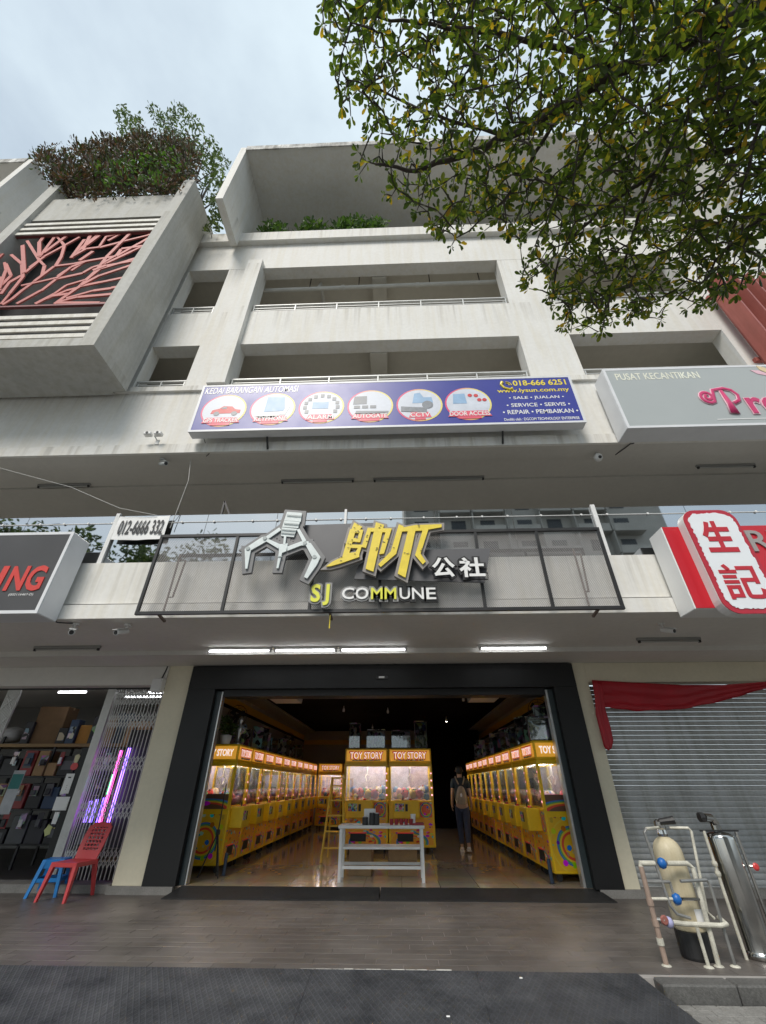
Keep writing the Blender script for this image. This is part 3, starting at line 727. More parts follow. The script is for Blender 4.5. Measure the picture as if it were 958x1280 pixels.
for k, ((px, py), nm) in enumerate(zip(cps, names_)):
    c = atY(px, py, TY); r = .435
    d = MB().prism(ell(c.x, c.z, r, r, 36), TY - .003, TY).build('round_picture', RIM, bs)
    MB().prism(ell(c.x, c.z, r*.93, r*.93, 36), TY - .005, TY - .0032).build('picture_ground', SKYP, d)
    ic = MB(); y0, y1 = TY - .008, TY - .0052
    def P(*q): return [(c.x + a*r, c.z + b_*r) for a, b_ in q]
    if k == 0:
        ic.prism(P((-.55,-.22),(-.5,.0),(-.2,.1),(-.05,.25),(.35,.22),(.5,.05),(.75,-.0),(.75,-.2)), y0, y1); m_ = PRED
        e = MB()
        for a in (-.28, .5): e.prism(ell(c.x + a*r, c.z - .22*r, .13*r, .13*r, 12), y0 - .002, y0 - .0003)
        e.prism(P((-.14,.08),(-.02,.2),(.12,.2),(.12,.07)), y0 - .002, y0 - .0003); e.build('picture_detail', PGREY, d)
    elif k == 1:
        ic.prism(P((-.35,-.2),(-.3,.75),(.45,.72),(.55,-.15)), y0, y1); m_ = PBLUE
        e = MB(); e.prism(P((-.75,-.4),(-.3,-.25),(.4,-.3),(.3,-.55),(-.5,-.6)), y0 - .002, y0 - .0003); e.prism(P((.4,-.4),(.65,.15),(.75,.1),(.6,-.4)), y0 - .002, y0 - .0003); e.build('picture_detail', LWHITE, d)
    elif k == 2:
        ic.prism(P((-.4,-.1),(-.4,.3),(.3,.3),(.3,-.1)), y0, y1); m_ = PBLUE
        e = MB()
        for a in range(11):
            an = R(-30 + a*24); q = (math.cos(an)*.72, .05 + math.sin(an)*.66)
            e.prism(P((q[0]-.08,q[1]-.1),(q[0]+.08,q[1]-.1),(q[0]+.08,q[1]+.1),(q[0]-.08,q[1]+.1)), y0 - .002, y0 - .0003)
        e.build('picture_detail', PGREY, d)
    elif k == 3:
        ic.prism(P((-.75,.1),(-.7,.6),(-.15,.62),(-.15,.12)), y0, y1); m_ = PGREY
        e = MB()
        for a in (-.7, -.35, .0): e.prism(P((a,-.15),(a,.02),(a+.26,.02),(a+.26,-.15)), y0 - .002, y0 - .0003)
        e.prism(P((-.65,-.5),(-.6,-.3),(.8,-.35),(.75,-.5)), y0 - .002, y0 - .0003); e.build('picture_detail', PGREY, d)
    elif k == 4:
        ic.prism(P((-.3,.1),(-.2,.7),(.05,.75),(.2,.45),(.55,.45),(.6,.1)), y0, y1); m_ = PBLUE
        e = MB(); e.prism(ell(c.x + .35*r, c.z - .02*r, .24*r, .24*r, 16), y0 - .002, y0 - .0003)
        e.prism(P((-.8,-.4),(-.8,-.1),(.3,-.2),(.3,-.5)), y0 - .0042, y0 - .0022); e.build('picture_detail', PGREY, d)
    else:
        ic.prism(P((-.65,.0),(-.6,.6),(-.1,.62),(-.05,.0)), y0, y1); m_ = PBLUE
        e = MB()
        for a, b_ in ((.12,.5),(.38,.48),(.5,.2),(.72,.2)): e.prism(ell(c.x + a*r, c.z + b_*r, .1*r, .1*r, 10), y0 - .002, y0 - .0003)
        e.build('picture_detail', PRED, d)
    ic.build('picture_subject', m_, d)
    w = {0:.33,1:.30,2:.24,3:.32,4:.18,5:.37}[k]
    MB().prism([(c.x-w-.03, c.z-.34),(c.x+w+.03, c.z-.34),(c.x+w*.9, c.z-.20),(c.x-w*.9, c.z-.20)], TY - .010, TY - .0085).build('caption_band', PINK, d)
    MB().prism([(c.x-w*.55, c.z-.40),(c.x+w*.55, c.z-.40),(c.x+w*.55, c.z-.345),(c.x-w*.55, c.z-.345)], TY - .010, TY - .0085).build('caption_band', PINK, d)
    letter(d, LWHITE, nm, c.x - w, c.x + w, c.z - .325, c.z - .215, TY - .011, ext=.002, off=.015)
# phone symbol, number and services
ph = atY(633, 482, TY)
MB().tube([(ph.x - .07, TY - .006, ph.z + .09), (ph.x - .10, TY - .006, ph.z + .02), (ph.x - .05, TY - .006, ph.z - .07), (ph.x + .05, TY - .006, ph.z - .12), (ph.x + .10, TY - .006, ph.z - .10)], [.035, .022, .022, .022, .035], 8).build('phone_symbol', LYEL, bs)
for rr_ in (.06, .10):
    MB().tube([(ph.x + rr_*math.cos(R(a)), TY - .005, ph.z + rr_*math.sin(R(a))) for a in range(0, 91, 15)], .009, 6).build('phone_symbol', LYEL, bs)
letter_px(bs, LYEL, '018-666 6251', 642, 482.5, 706, 474, TY, ext=.003, off=.02)
letter_px(bs, LYEL, 'www.lysun.com.my', 622.5, 492.5, 710.5, 484, TY, ext=.003, off=.015)
letter_px(bs, LWHITE, '• SALE • JUALAN •', 637, 500.2, 704.5, 494, TY, ext=.003, off=.012)
letter_px(bs, LWHITE, '• SERVICE • SERVIS •', 634, 509, 712, 502.5, TY, ext=.003, off=.012)
letter_px(bs, LWHITE, '• REPAIR • PEMBAIKAN •', 629.5, 518, 722, 510.6, TY, ext=.003, off=.012)
letter_px(bs, LWHITE, 'Dimiliki oleh : DGCOM TECHNOLOGY ENTERPRISE', 631, 526.2, 724, 520.5, TY, ext=.003, off=.008)

# ---- grey sign with pink script, right
gs = thing('beauty_sign', 'grey sign box with pink script lettering and pale capitals', 'sign', (0, 0, 0))
GX0, GZ0, GZ1, GY = 4.06, 6.60, 8.17, 5.40
SGREY = M('sign_grey', (.40, .43, .43), .4, .05, 1)
BV('sign_box', FRM, gs, GX0, 8.9, GY + .012, 5.78, GZ0, GZ1, .012)
fm = MB(); t = .05
fm.box(GX0, 8.9, GY, GY+.011, GZ0, GZ0+t); fm.box(GX0, 8.9, GY, GY+.011, GZ1-t, GZ1); fm.box(GX0, GX0+t, GY, GY+.011, GZ0+t, GZ1-t); fm.build('frame', FRM, gs)
B('panel', SGREY, gs, GX0+t, 8.9, GY+.004, GY+.011, GZ0+t, GZ1-t)
letter_px(gs, M('letter_cream', (.80, .80, .68), .4), 'PUSAT KECANTIKAN', 771.5, 475.5, 871, 464.5, GY+.003, ext=.003, off=.014)
PKD = M('letter_magenta', (.58, .035, .15), .4, .05, 4); PKL = M('letter_pale_pink', (.80, .50, .58), .4, .05, 4)
a = atY(889, 521, GY); b_ = atY(958, 486, GY)
# swash P built from a curling stroke and a stem, flattened onto the panel, then r and e
pc = Vector((a.x + .20, 0, (a.z + b_.z)/2 + .06))
def swash(pts, r, m, nm, y0):
    mb = MB().tube(pts, r, 8); mb.v = [(pc.x - .20 + (x - pc.x + .20)*.78, y0 + (y - GY)*.16, z) for x, y, z in mb.v]; mb.build(nm, m, gs, True)
curl = [(pc.x - .02 + (.03 + .15*i/22)*math.cos(R(90 + i*26)), GY, pc.z + .10 + (.03 + .15*i/22)*.9*math.sin(R(90 + i*26))) for i in range(23)]
stroke = curl + [(pc.x + .18, GY, pc.z + .27), (pc.x + .45, GY, pc.z + .31), (pc.x + .60, GY, pc.z + .26), (pc.x + .68, GY, pc.z + .13), (pc.x + .64, GY, pc.z - .01), (pc.x + .48, GY, pc.z - .08)]
stem_ = [(pc.x + .36, GY, pc.z + .25), (pc.x + .38, GY, pc.z - .1), (pc.x + .36, GY, a.z + .06)]
swash(stroke, .055, PKL, 'lettering_edge', GY - .004); swash(stem_, [.05, .085, .12], PKL, 'lettering_edge', GY - .006)
swash(stroke, .036, PKD, 'lettering', GY - .014); swash(stem_, [.035, .065, .095], PKD, 'lettering', GY - .018)
letter(gs, PKL, 're', pc.x + .54, pc.x + 1.12, a.z + .02, a.z + .46, GY - .002, ext=.01, off=.045)
letter(gs, PKD, 're', pc.x + .555, pc.x + 1.105, a.z + .04, a.z + .44, GY - .013, ext=.01, off=.012)
B('underline', LWHITE, gs, atY(897, 524, GY).x, 8.6, GY - .002, GY + .003, a.z - .075, a.z - .058)
letter_px(gs, LWHITE, 'SSM 201703 123456', 794, 533.5, 828, 531.2, GY+.003, ext=.002) if False else None
lo = atY(950, 470, GY)
for i, an in enumerate((150, 120, 90, 60, 30)):
    q = [(lo.x + .3, lo.z - .06), (lo.x + .3 + .33*math.cos(R(an+12)), lo.z - .02 + .26*math.sin(R(an+12))), (lo.x + .3 + .46*math.cos(R(an)), lo.z + .0 + .34*math.sin(R(an))), (lo.x + .3 + .33*math.cos(R(an-12)), lo.z - .02 + .26*math.sin(R(an-12)))]
    MB().prism(q, GY - .004 - i*.002, GY + .003).build('lotus_petal', (PKL, M('petal_gold', (.75, .6, .35), .4))[i % 2], gs)

# ---- dark sign box ending in NG, left
ns = thing('dark_sign', 'dark grey sign box ending in red letters NG beside the parapet', 'sign', (0, 0, 0))
NX1, NZ0, NZ1, NY = -4.95, 3.40, 4.70, 5.40
SDG = M('sign_charcoal', (.075, .073, .076), .35, .05, 1)
BV('sign_box', FRM, ns, -9.5, NX1, NY + .012, 5.79, NZ0, NZ1, .012)
fm = MB(); t = .045
fm.box(-9.5, NX1, NY, NY+.011, NZ0, NZ0+t); fm.box(-9.5, NX1, NY, NY+.011, NZ1-t, NZ1); fm.box(NX1-t, NX1, NY, NY+.011, NZ0+t, NZ1-t); fm.build('frame', FRM, ns)
B('panel', SDG, ns, -9.5, NX1-t, NY+.004, NY+.011, NZ0+t, NZ1-t)
LRED = M('letter_red', (.62, .06, .05), .4, .05, 4)
a = atY(9, 739, NY); b_ = atY(58, 707, NY)
letter(ns, LRED, 'NG', atY(3, 739, NY).x, atY(48, 739, NY).x, a.z, b_.z, NY + .003, ext=.012, off=.03)
letter(ns, LRED, 'I', atY(3, 739, NY).x - .16, atY(3, 739, NY).x - .07, a.z, b_.z, NY + .003, ext=.012, off=.03)
letter_px(ns, LWHITE, '(002116467-D)', 10, 745.5, 42.5, 741.5, NY + .003, ext=.003)

# ---- red sign with a white rounded seal plate, right
rs = thing('red_sign', 'red sign box carrying a white rounded plate with brushed red characters', 'sign', (0, 0, 0))
RX0, RZ0, RZ1, RY = 3.93, 3.36, 4.62, 5.42
SRED = M('sign_red', (.55, .012, .025), .35, .06, 1)
BV('sign_box', LWHITE, rs, RX0, 9.0, RY + .012, 5.79, RZ0, RZ1, .01)
B('panel', SRED, rs, RX0 + .01, 9.0, RY, RY + .011, RZ0 + .01, RZ1 - .01)
px0 = 4.17; px1 = 4.93; pz0, pz1 = 3.23, 4.80
MB().prism(rrect(px0, px1, pz0, pz1, .20), RY - .14, RY - .002).build('plate_body', LWHITE, rs)
MB().prism(rrect(px0 + .004, px1 - .004, pz0 + .004, pz1 - .004, .196), RY - .152, RY - .141).build('plate_border', M('seal_red', (.45, .02, .04), .4, .1, 5), rs)
poly = rrect(px0 + .065, px1 - .06, pz0 + .07, pz1 - .065, .16, 10)
SEALR = M('brush_red', (.50, .02, .035), .45, .1, 6)
rag = []
for i in range(len(poly)):
    a, b_ = Vector((*poly[i], 0)), Vector((*poly[(i+1) % len(poly)], 0)); k = max(1, int((b_ - a).length / .03))
    for q in range(k):
        p = a.lerp(b_, q / k); rag.append((p.x + rnd.uniform(-.012, .012), p.y + rnd.uniform(-.012, .012)))
MB().prism(rag, RY - .160, RY - .153).build('plate_face', M('seal_white', (.76, .79, .82), .4, .04, 3), rs)
letter(rs, SEALR, '生', px0 + .16, px0 + .56, 4.10, 4.60, RY - .161, ext=.006, off=.034, shear=.05)
letter(rs, SEALR, '記', px0 + .14, px0 + .63, 3.42, 3.92, RY - .161, ext=.006, off=.016, shear=.04)
letter(rs, M('letter_grey', (.33, .31, .30), .4, .05, 3), 'RE', 5.06, 5.60, 4.18, 4.52, RY - .001, ext=.02, off=.01)

# ---- arcade sign: black tube frame, wire mesh, claw emblem, characters and letters
ms = thing('arcade_sign', 'black framed wire mesh sign with claw emblem and SJ COMMUNE lettering', 'sign', (0, 0, 0))
def mesh_mat():
    m, n, l = nodes_of('wire_mesh'); n.remove(n['Principled BSDF'])
    d = n.new('ShaderNodeBsdfDiffuse'); d.inputs['Color'].default_value = (.36, .345, .34, 1)
    tr = n.new('ShaderNodeBsdfTransparent'); mx = n.new('ShaderNodeMixShader')
    g = n.new('ShaderNodeNewGeometry'); sp = n.new('ShaderNodeSeparateXYZ'); l.new(g.outputs['Position'], sp.inputs['Vector'])
    def wv(sg):
        a = n.new('ShaderNodeMath'); a.operation = 'MULTIPLY'; a.inputs[1].default_value = sg; l.new(sp.outputs['Z'], a.inputs[0])
        s = n.new('ShaderNodeMath'); l.new(sp.outputs['X'], s.inputs[0]); l.new(a.outputs[0], s.inputs[1])
        k = n.new('ShaderNodeMath'); k.operation = 'MULTIPLY'; k.inputs[1].default_value = 1/.027; l.new(s.outputs[0], k.inputs[0])
        f = n.new('ShaderNodeMath'); f.operation = 'FRACT'; l.new(k.outputs[0], f.inputs[0])
        c = n.new('ShaderNodeMath'); c.operation = 'LESS_THAN'; c.inputs[1].default_value = .22; l.new(f.outputs[0], c.inputs[0]); return c
    a, c = wv(.8), wv(-.8)
    mm = n.new('ShaderNodeMath'); mm.operation = 'MAXIMUM'; l.new(a.outputs[0], mm.inputs[0]); l.new(c.outputs[0], mm.inputs[1])
    l.new(mm.outputs[0], mx.inputs['Fac']); l.new(tr.outputs['BSDF'], mx.inputs[1]); l.new(d.outputs['BSDF'], mx.inputs[2])
    l.new(mx.outputs['Shader'], n['Material Output'].inputs['Surface'])
    return m
MESH = mesh_mat()
MY = 5.60; AX0, AX1, AZ0, AZ1 = -3.67, 3.09, 3.45, 4.70
fm = [(AX0, AZ0, AX1, AZ0), (AX0, AZ1, AX1, AZ1)]
for a in fm: MB().bar((a[0] - .02, MY, a[1]), (a[2] + .02, MY, a[3]), .045).build('frame_bar', DARKM, ms)
xs_ = [AX0, atY(278, 762, MY).x, atY(387, 760, MY).x, atY(475, 760, MY).x, atY(607, 760, MY).x, atY(692, 760, MY).x, AX1]
for x in xs_: MB().bar((x, MY + .001, AZ0), (x, MY + .001, AZ1), .04).build('frame_bar', DARKM, ms)
for a, b_ in zip(xs_[:-1], xs_[1:]):
    MB().add([(a+.02, MY + .015, AZ0+.02), (b_-.02, MY + .015, AZ0+.02), (b_-.02, MY + .015, AZ1-.02), (a+.02, MY + .015, AZ1-.02)], [(0,1,2,3)]).build('mesh_panel', MESH, ms)
RUST = M('rusty_steel', (.14, .10, .08), .7, .4, 12)
for x, s in ((-3.33, 1), (2.67, 1)):
    MB().tube([(x, 5.66, 3.46), (x, 5.66, 4.40)], .014, 6).build('tie_rod', RUST, ms)
    MB().tube([(x, 5.68, 4.32), (x + .10, 5.68, 4.32), (x + .06, 5.68, 3.72), (x, 5.68, 3.72)], .014, 6).build('bracket', RUST, ms)
for x in (-3.35, -.93, 2.75): MB().bar((x, MY, 3.43), (x, 5.80, 3.40), .03).build('bracket', RUST, ms)
MB().tube([(-.93, 5.64, 3.42), (-.93, 5.64, 3.22)], .008, 6).build('cable_tail', LYEL, ms)
# plates behind the characters
def px_poly(pts, Y): return [((p := atY(x, y, Y)).x, p.z) for x, y in pts]
SLATE = M('slate_panel', (.105, .105, .112), .45, .06, 2)
MB().prism(px_poly([(378,657),(470,654),(470,700),(392,704)], 5.56), 5.545, 5.56).build('backing_plate', SLATE, ms)
MB().prism(px_poly([(448,708),(470,689),(613,686),(606,729),(443,724)], 5.53), 5.515, 5.53).build('backing_plate', SLATE, ms)
# claw emblem
CLAWW = M('claw_white', (.66, .72, .72), .4, .12, 8); CLAWG = M('claw_grey', (.17, .17, .175), .45, .08, 4); CLAWD = M('claw_line', (.36, .40, .40), .4, .1)
EY = 5.42
def cp(x, y): p = atY(290 + x/5.635, 630 + y/5.635, EY); return (p.x, p.z)
pieces = [
 [(392,62),(497,70),(488,132),(372,122)], [(372,124),(482,134),(470,176),(358,168)], [(355,172),(462,182),(440,240),(350,232)],
 [(338,172),(352,190),(262,252),(245,236)], [(460,188),(480,182),(528,264),(504,278)],
 [(100,318),(218,240),(250,236),(264,262),(138,334)], [(96,322),(140,326),(126,398),(114,462),(100,464)],
 [(252,250),(342,290),(332,322),(242,268)], [(336,292),(398,286),(388,340),(358,352),(332,460),(318,460),(336,348)],
 [(395,308),(492,272),(545,272),(540,302),(492,300),(395,338)], [(512,276),(560,284),(628,382),(600,440),(534,532),(512,522),(572,388)], [(372,236),(388,238),(380,292),(366,292)]]
bk = MB(); fr_ = MB()
for i, q in enumerate(pieces):
    w = [cp(*p) for p in q]
    bk.prism(offset_poly(w, .058), EY - .001*i, EY + .05)
    fr_.prism(w, EY - .03 - .001*i, EY - .0135)
em = bk.build('claw_emblem', CLAWG, ms); fr_.build('claw_face', CLAWW, em)
for a, b_ in (((392,88),(492,96)),((372,146),(478,154)),((356,190),(458,198)),((352,212),(450,220)),((330,380),(360,380))):
    p, q = cp(*a), cp(*b_); MB().bar((p[0], EY - .046, p[1]), (q[0], EY - .046, q[1]), .006, .016).build('claw_line', CLAWD, em)
for c in ((238,250),(120,322),(518,286),(586,382)):
    p = cp(*c); MB().prism(ell(p[0], p[1], .03, .03, 12), EY - .05, EY - .044).build('pivot', CLAWD, em)
for c in ((250,290),(470,290)):
    p = cp(*c)
# two angular yellow characters
CY_ = 5.40
def kp(x, y): p = atY(400 + x/4.355, 640 + y/4.355, CY_); return (p.x, p.z)
KY = M('character_yellow', (.80, .62, .05), .4, .10, 8); KO = M('character_edge', (.26, .24, .23), .45, .08); KD = M('character_dark', (.05, .05, .052), .5, .1)
ch1 = [[(188,62),(232,86),(206,112),(174,96)], [(166,98),(198,100),(152,262),(120,262)], [(172,98),(238,102),(226,150),(208,148),(214,120),(172,118)],
 [(160,146),(226,150),(220,170),(154,164)], [(150,182),(232,184),(214,240),(140,250),(146,230),(196,224),(208,202),(150,200)],
 [(122,250),(70,276),(36,302),(62,300),(112,286),(216,250),(216,236)],
 [(306,62),(350,76),(292,330),(250,314)], [(262,92),(386,96),(380,118),(256,112)], [(262,92),(284,94),(252,202),(228,196)], [(364,96),(392,96),(350,232),(324,236)]]
ch2 = [[(430,72),(456,82),(416,232),(332,304),(318,290),(386,220)], [(430,94),(520,76),(662,72),(662,88),(560,106),(438,112)],
 [(480,104),(522,100),(466,362),(424,340)], [(560,102),(592,96),(548,232),(576,274),(560,290),(518,240)]]
for q_ in (ch1, ch2):
    bk = MB(); fa = MB()
    for i, q in enumerate(q_):
        w = [kp(*p) for p in q]
        bk.prism(offset_poly(w, .042), CY_ - .001*i, CY_ + .06)
        fa.prism(w, CY_ - .03 - .001*i, CY_ - .0125)
    e = bk.build('character', KO, ms); fa.build('character_face', KY, e)
    ln = MB()
    for q in q_:     # printed circuit-like lines and ticks on the strokes
        cx = sum(p[0] for p in q)/len(q); cy_ = sum(p[1] for p in q)/len(q)
        for k in range(3):
            a = kp(cx + rnd.uniform(-14, 14), cy_ + rnd.uniform(-24, 24)); ln.box(a[0]-.012, a[0]+.012, CY_ - .0445, CY_ - .0415, a[1]-.004, a[1]+.004)
    ln.build('character_line', KD, e)
# white characters and the latin letters, each on a halo plate
HALO = M('halo_black', (.02, .02, .021), .45, .1); HALOG = M('halo_grey', (.25, .25, .25), .45, .08); LYG = M('letter_lime', (.72, .72, .06), .4, .05)
def halo(body, xa, ya, xb, yb, face, back, grow, Y, off=.03):
    a = atY(xa, ya, Y); b_ = atY(xb, yb, Y)
    sz = (b_.z - a.z)
    e = letter(ms, back, body, a.x - grow, b_.x + grow, a.z - grow, b_.z + grow, Y + .035, name='letter', ext=.034, off=off + .085)
    letter(e, face, body, a.x, b_.x, a.z, b_.z, Y - .004, name='letter_face', ext=.012, off=off)
halo('公', 541, 722, 567.5, 697, LWHITE, HALO, .035, 5.44, .028)
halo('社', 575.5, 722, 604, 697, LWHITE, HALO, .035, 5.44, .028)
halo('S', 388, 753, 402, 730.5, LYG, HALOG, .03, 5.50, .03); halo('J', 403, 757, 413, 730.5, LYG, HALOG, .03, 5.50, .03)
LYs = [('C', 427.5, 443), ('O', 444.5, 461), ('M', 464, 478.5), ('M', 481, 495.5), ('U', 500, 512.5), ('N', 515.5, 529.5), ('E', 533.5, 544.5)]
for ch_, a, b_ in LYs: halo(ch_, a, 749.5, b_, 735.0, (LYG if ch_ == 'M' else LWHITE), (HALOG if ch_ in 'COM' else HALO), .03, 5.50, .012)
letter_px(ms, LWHITE, 'TEL 010-2226662 LOT G-08', 702, 757, 758, 753.5, MY - .03, ext=.003) if False else None

# ---- phone number banner tied to the balustrade
bn = thing('phone_banner', 'white banner with the number 012-6666 332 tied to the balustrade', 'banner', (0, 0, 0))
a = atY(138, 674, 5.84); b_ = atY(213, 644, 5.84)
NB = 14; vv = []; ff = []
for i in range(NB + 1):
    for k in range(5):
        x = a.x + (b_.x - a.x)*i/NB; z = a.z + (b_.z - a.z)*k/4
        vv.append((x, 5.845 + .005*math.sin(i*1.1) + .003*math.sin(k*2 + i*.5), z - .02*math.sin(math.pi*i/NB)))
for i in range(NB):
    for k in range(4):
        q = i*5 + k; ff.append((q, q+5, q+6, q+1))
n_ = len(vv); vv += [(x, y + .004, z) for x, y, z in vv]; ff += [tuple(n_ + i for i in f[::-1]) for f in ff]
MB().add(vv, ff).build('cloth', LWHITE, bn, True)
letter(bn, M('letter_dark', (.03, .03, .032), .5), '012-6666 332', a.x + .07, b_.x - .05, a.z + .08, a.z + .36, 5.832, ext=.002, off=.02)
for x in (a.x, b_.x): MB().tube([(x, 5.845, b_.z - .02), (x + (.1 if x > -4 else -.05), 5.90, b_.z + .10)], .004, 5).build('tie', DARKM, bn)

# ================================================================== ARCADE INTERIOR
ORD = ['nearest', 'second', 'third', 'fourth', 'fifth', 'sixth', 'seventh', 'eighth', 'ninth', 'tenth', 'eleventh']
def art_mat(name, base, ax, cx, cz, dots=9.0, ring=1.0):
    """flat cartoon print: coloured rings and confetti on a warm ground"""
    m, n, l = nodes_of(name); b = n['Principled BSDF']; b.inputs['Roughness'].default_value = .35
    tc = n.new('ShaderNodeTexCoord'); sp = n.new('ShaderNodeSeparateXYZ'); l.new(tc.outputs['Generated'], sp.inputs['Vector'])
    cb = n.new('ShaderNodeCombineXYZ'); l.new(sp.outputs[ax], cb.inputs['X']); l.new(sp.outputs['Z'], cb.inputs['Y'])
    ds = n.new('ShaderNodeVectorMath'); ds.operation = 'DISTANCE'; ds.inputs[1].default_value = (cx, cz, 0); l.new(cb.outputs['Vector'], ds.inputs[0])
    rp = n.new('ShaderNodeValToRGB'); rp.color_ramp.interpolation = 'CONSTANT'; el = rp.color_ramp.elements
    seq = [(0, base), (.22*ring, (.75,.08,.04)), (.27*ring, (.80,.55,.03)), (.31*ring, (.10,.40,.12)), (.345*ring, (.05,.18,.55)), (.38*ring, base), (.50*ring, (.80,.55,.05)), (.53*ring, base)]
    while len(el) < len(seq): el.new(.5)
    for i, (p, c) in enumerate(seq): el[i].position = p; el[i].color = (*c, 1)
    l.new(ds.outputs['Value'], rp.inputs['Fac'])
    vo = n.new('ShaderNodeTexVoronoi'); vo.inputs['Scale'].default_value = dots; l.new(cb.outputs['Vector'], vo.inputs['Vector'])
    lt = n.new('ShaderNodeMath'); lt.operation = 'LESS_THAN'; lt.inputs[1].default_value = .46; l.new(vo.outputs['Distance'], lt.inputs[0])
    sv = n.new('ShaderNodeHueSaturation'); sv.inputs['Saturation'].default_value = 1.3; sv.inputs['Value'].default_value = .8; l.new(vo.outputs['Color'], sv.inputs['Color'])
    wn_ = n.new('ShaderNodeTexWhiteNoise'); l.new(vo.outputs['Color'], wn_.inputs['Vector'])
    gt = n.new('ShaderNodeMath'); gt.operation = 'GREATER_THAN'; gt.inputs[1].default_value = .40; l.new(wn_.outputs['Value'], gt.inputs[0])
    an = n.new('ShaderNodeMath'); an.operation = 'MULTIPLY'; l.new(lt.outputs[0], an.inputs[0]); l.new(gt.outputs[0], an.inputs[1])
    mx = n.new('ShaderNodeMixRGB'); l.new(an.outputs[0], mx.inputs['Fac']); l.new(rp.outputs['Color'], mx.inputs['Color1']); l.new(sv.outputs['Color'], mx.inputs['Color2'])
    l.new(mx.outputs['Color'], b.inputs['Base Color'])
    return m
def confetti(name, scale, sat=1.0, val=.8, dark=0.0, coord='Object', rough=.6):
    m, n, l = nodes_of(name); b = n['Principled BSDF']; b.inputs['Roughness'].default_value = rough
    tc = n.new('ShaderNodeTexCoord'); vo = n.new('ShaderNodeTexVoronoi'); vo.inputs['Scale'].default_value = scale
    oi = n.new('ShaderNodeObjectInfo'); ad = n.new('ShaderNodeVectorMath'); l.new(tc.outputs[coord], ad.inputs[0]); l.new(oi.outputs['Random'], ad.inputs[1]); l.new(ad.outputs['Vector'], vo.inputs['Vector'])
    hs = n.new('ShaderNodeHueSaturation'); hs.inputs['Saturation'].default_value = sat; hs.inputs['Value'].default_value = val; l.new(vo.outputs['Color'], hs.inputs['Color'])
    out = hs.outputs['Color']
    if dark:
        v2 = n.new('ShaderNodeTexVoronoi'); v2.inputs['Scale'].default_value = scale*1.7; l.new(ad.outputs['Vector'], v2.inputs['Vector'])
        wn_ = n.new('ShaderNodeTexWhiteNoise'); l.new(v2.outputs['Color'], wn_.inputs['Vector'])
        lt = n.new('ShaderNodeMath'); lt.operation = 'LESS_THAN'; lt.inputs[1].default_value = dark; l.new(wn_.outputs['Value'], lt.inputs[0])
        mx = n.new('ShaderNodeMixRGB'); mx.inputs['Color2'].default_value = (.02, .02, .022, 1); l.new(lt.outputs[0], mx.inputs['Fac']); l.new(out, mx.inputs['Color1']); out = mx.outputs['Color']
    l.new(out, b.inputs['Base Color']); return m
def toy_mat():
    m, n, l = nodes_of('plush_toys'); b = n['Principled BSDF']; b.inputs['Roughness'].default_value = .85
    g = n.new('ShaderNodeNewGeometry'); rp = n.new('ShaderNodeValToRGB'); rp.color_ramp.interpolation = 'CONSTANT'; el = rp.color_ramp.elements
    seq = [(0,(.70,.20,.32)),(.14,(.75,.70,.66)),(.28,(.62,.42,.10)),(.40,(.15,.28,.60)),(.52,(.72,.45,.55)),(.64,(.06,.05,.05)),(.72,(.55,.06,.06)),(.82,(.70,.66,.30)),(.92,(.20,.42,.22))]
    while len(el) < len(seq): el.new(.5)
    for i, (q, c) in enumerate(seq): el[i].position = q; el[i].color = (*c, 1)
    l.new(g.outputs['Random Per Island'], rp.inputs['Fac']); l.new(rp.outputs['Color'], b.inputs['Base Color']); return m
ART_F = art_mat('art_front', (.88, .40, .02), 'X', .5, .10, 9)
ART_B = art_mat('art_badge', (.75, .12, .05), 'X', .5, .5, 5, 1.3)
ART_S = art_mat('art_side', (.80, .48, .02), 'Y', .5, .45, 8)
ART_R = art_mat('art_rainbow', (.16, .08, .05), 'Y', .5, -.15, 3, 2.2)
MARQ = M('marquee_yellow', (.85, .45, .03), .4, .2, 9, coord='O', emit=((.9, .42, .05), .25)); MRED = M('marquee_red', (.62, .04, .04), .4, .2, 9, coord='O', emit=((.8, .03, .03), .12))
PLUSH = toy_mat()
LLIT = M('letter_lit', (.85, .80, .78), .4, .03, 4, emit=((1, .85, .8), .45))
BOXQ = confetti('marquee_print', 26, 1.0, .8, .1)
LILAC = M('lilac_backing', (.62, .55, .70), .6, .4, 6, coord='O', fine=.4)
GLS = GLASS('machine_glass', (.90, .92, .93), .12)
LAMP = EMIT('machine_lamp', (1.0, .92, .98), 30.0)
SLOT = M('slot_black', (.012, .012, .013), .5)
LEDS = EMIT('machine_led', (1.0, .45, .55), 1.2)

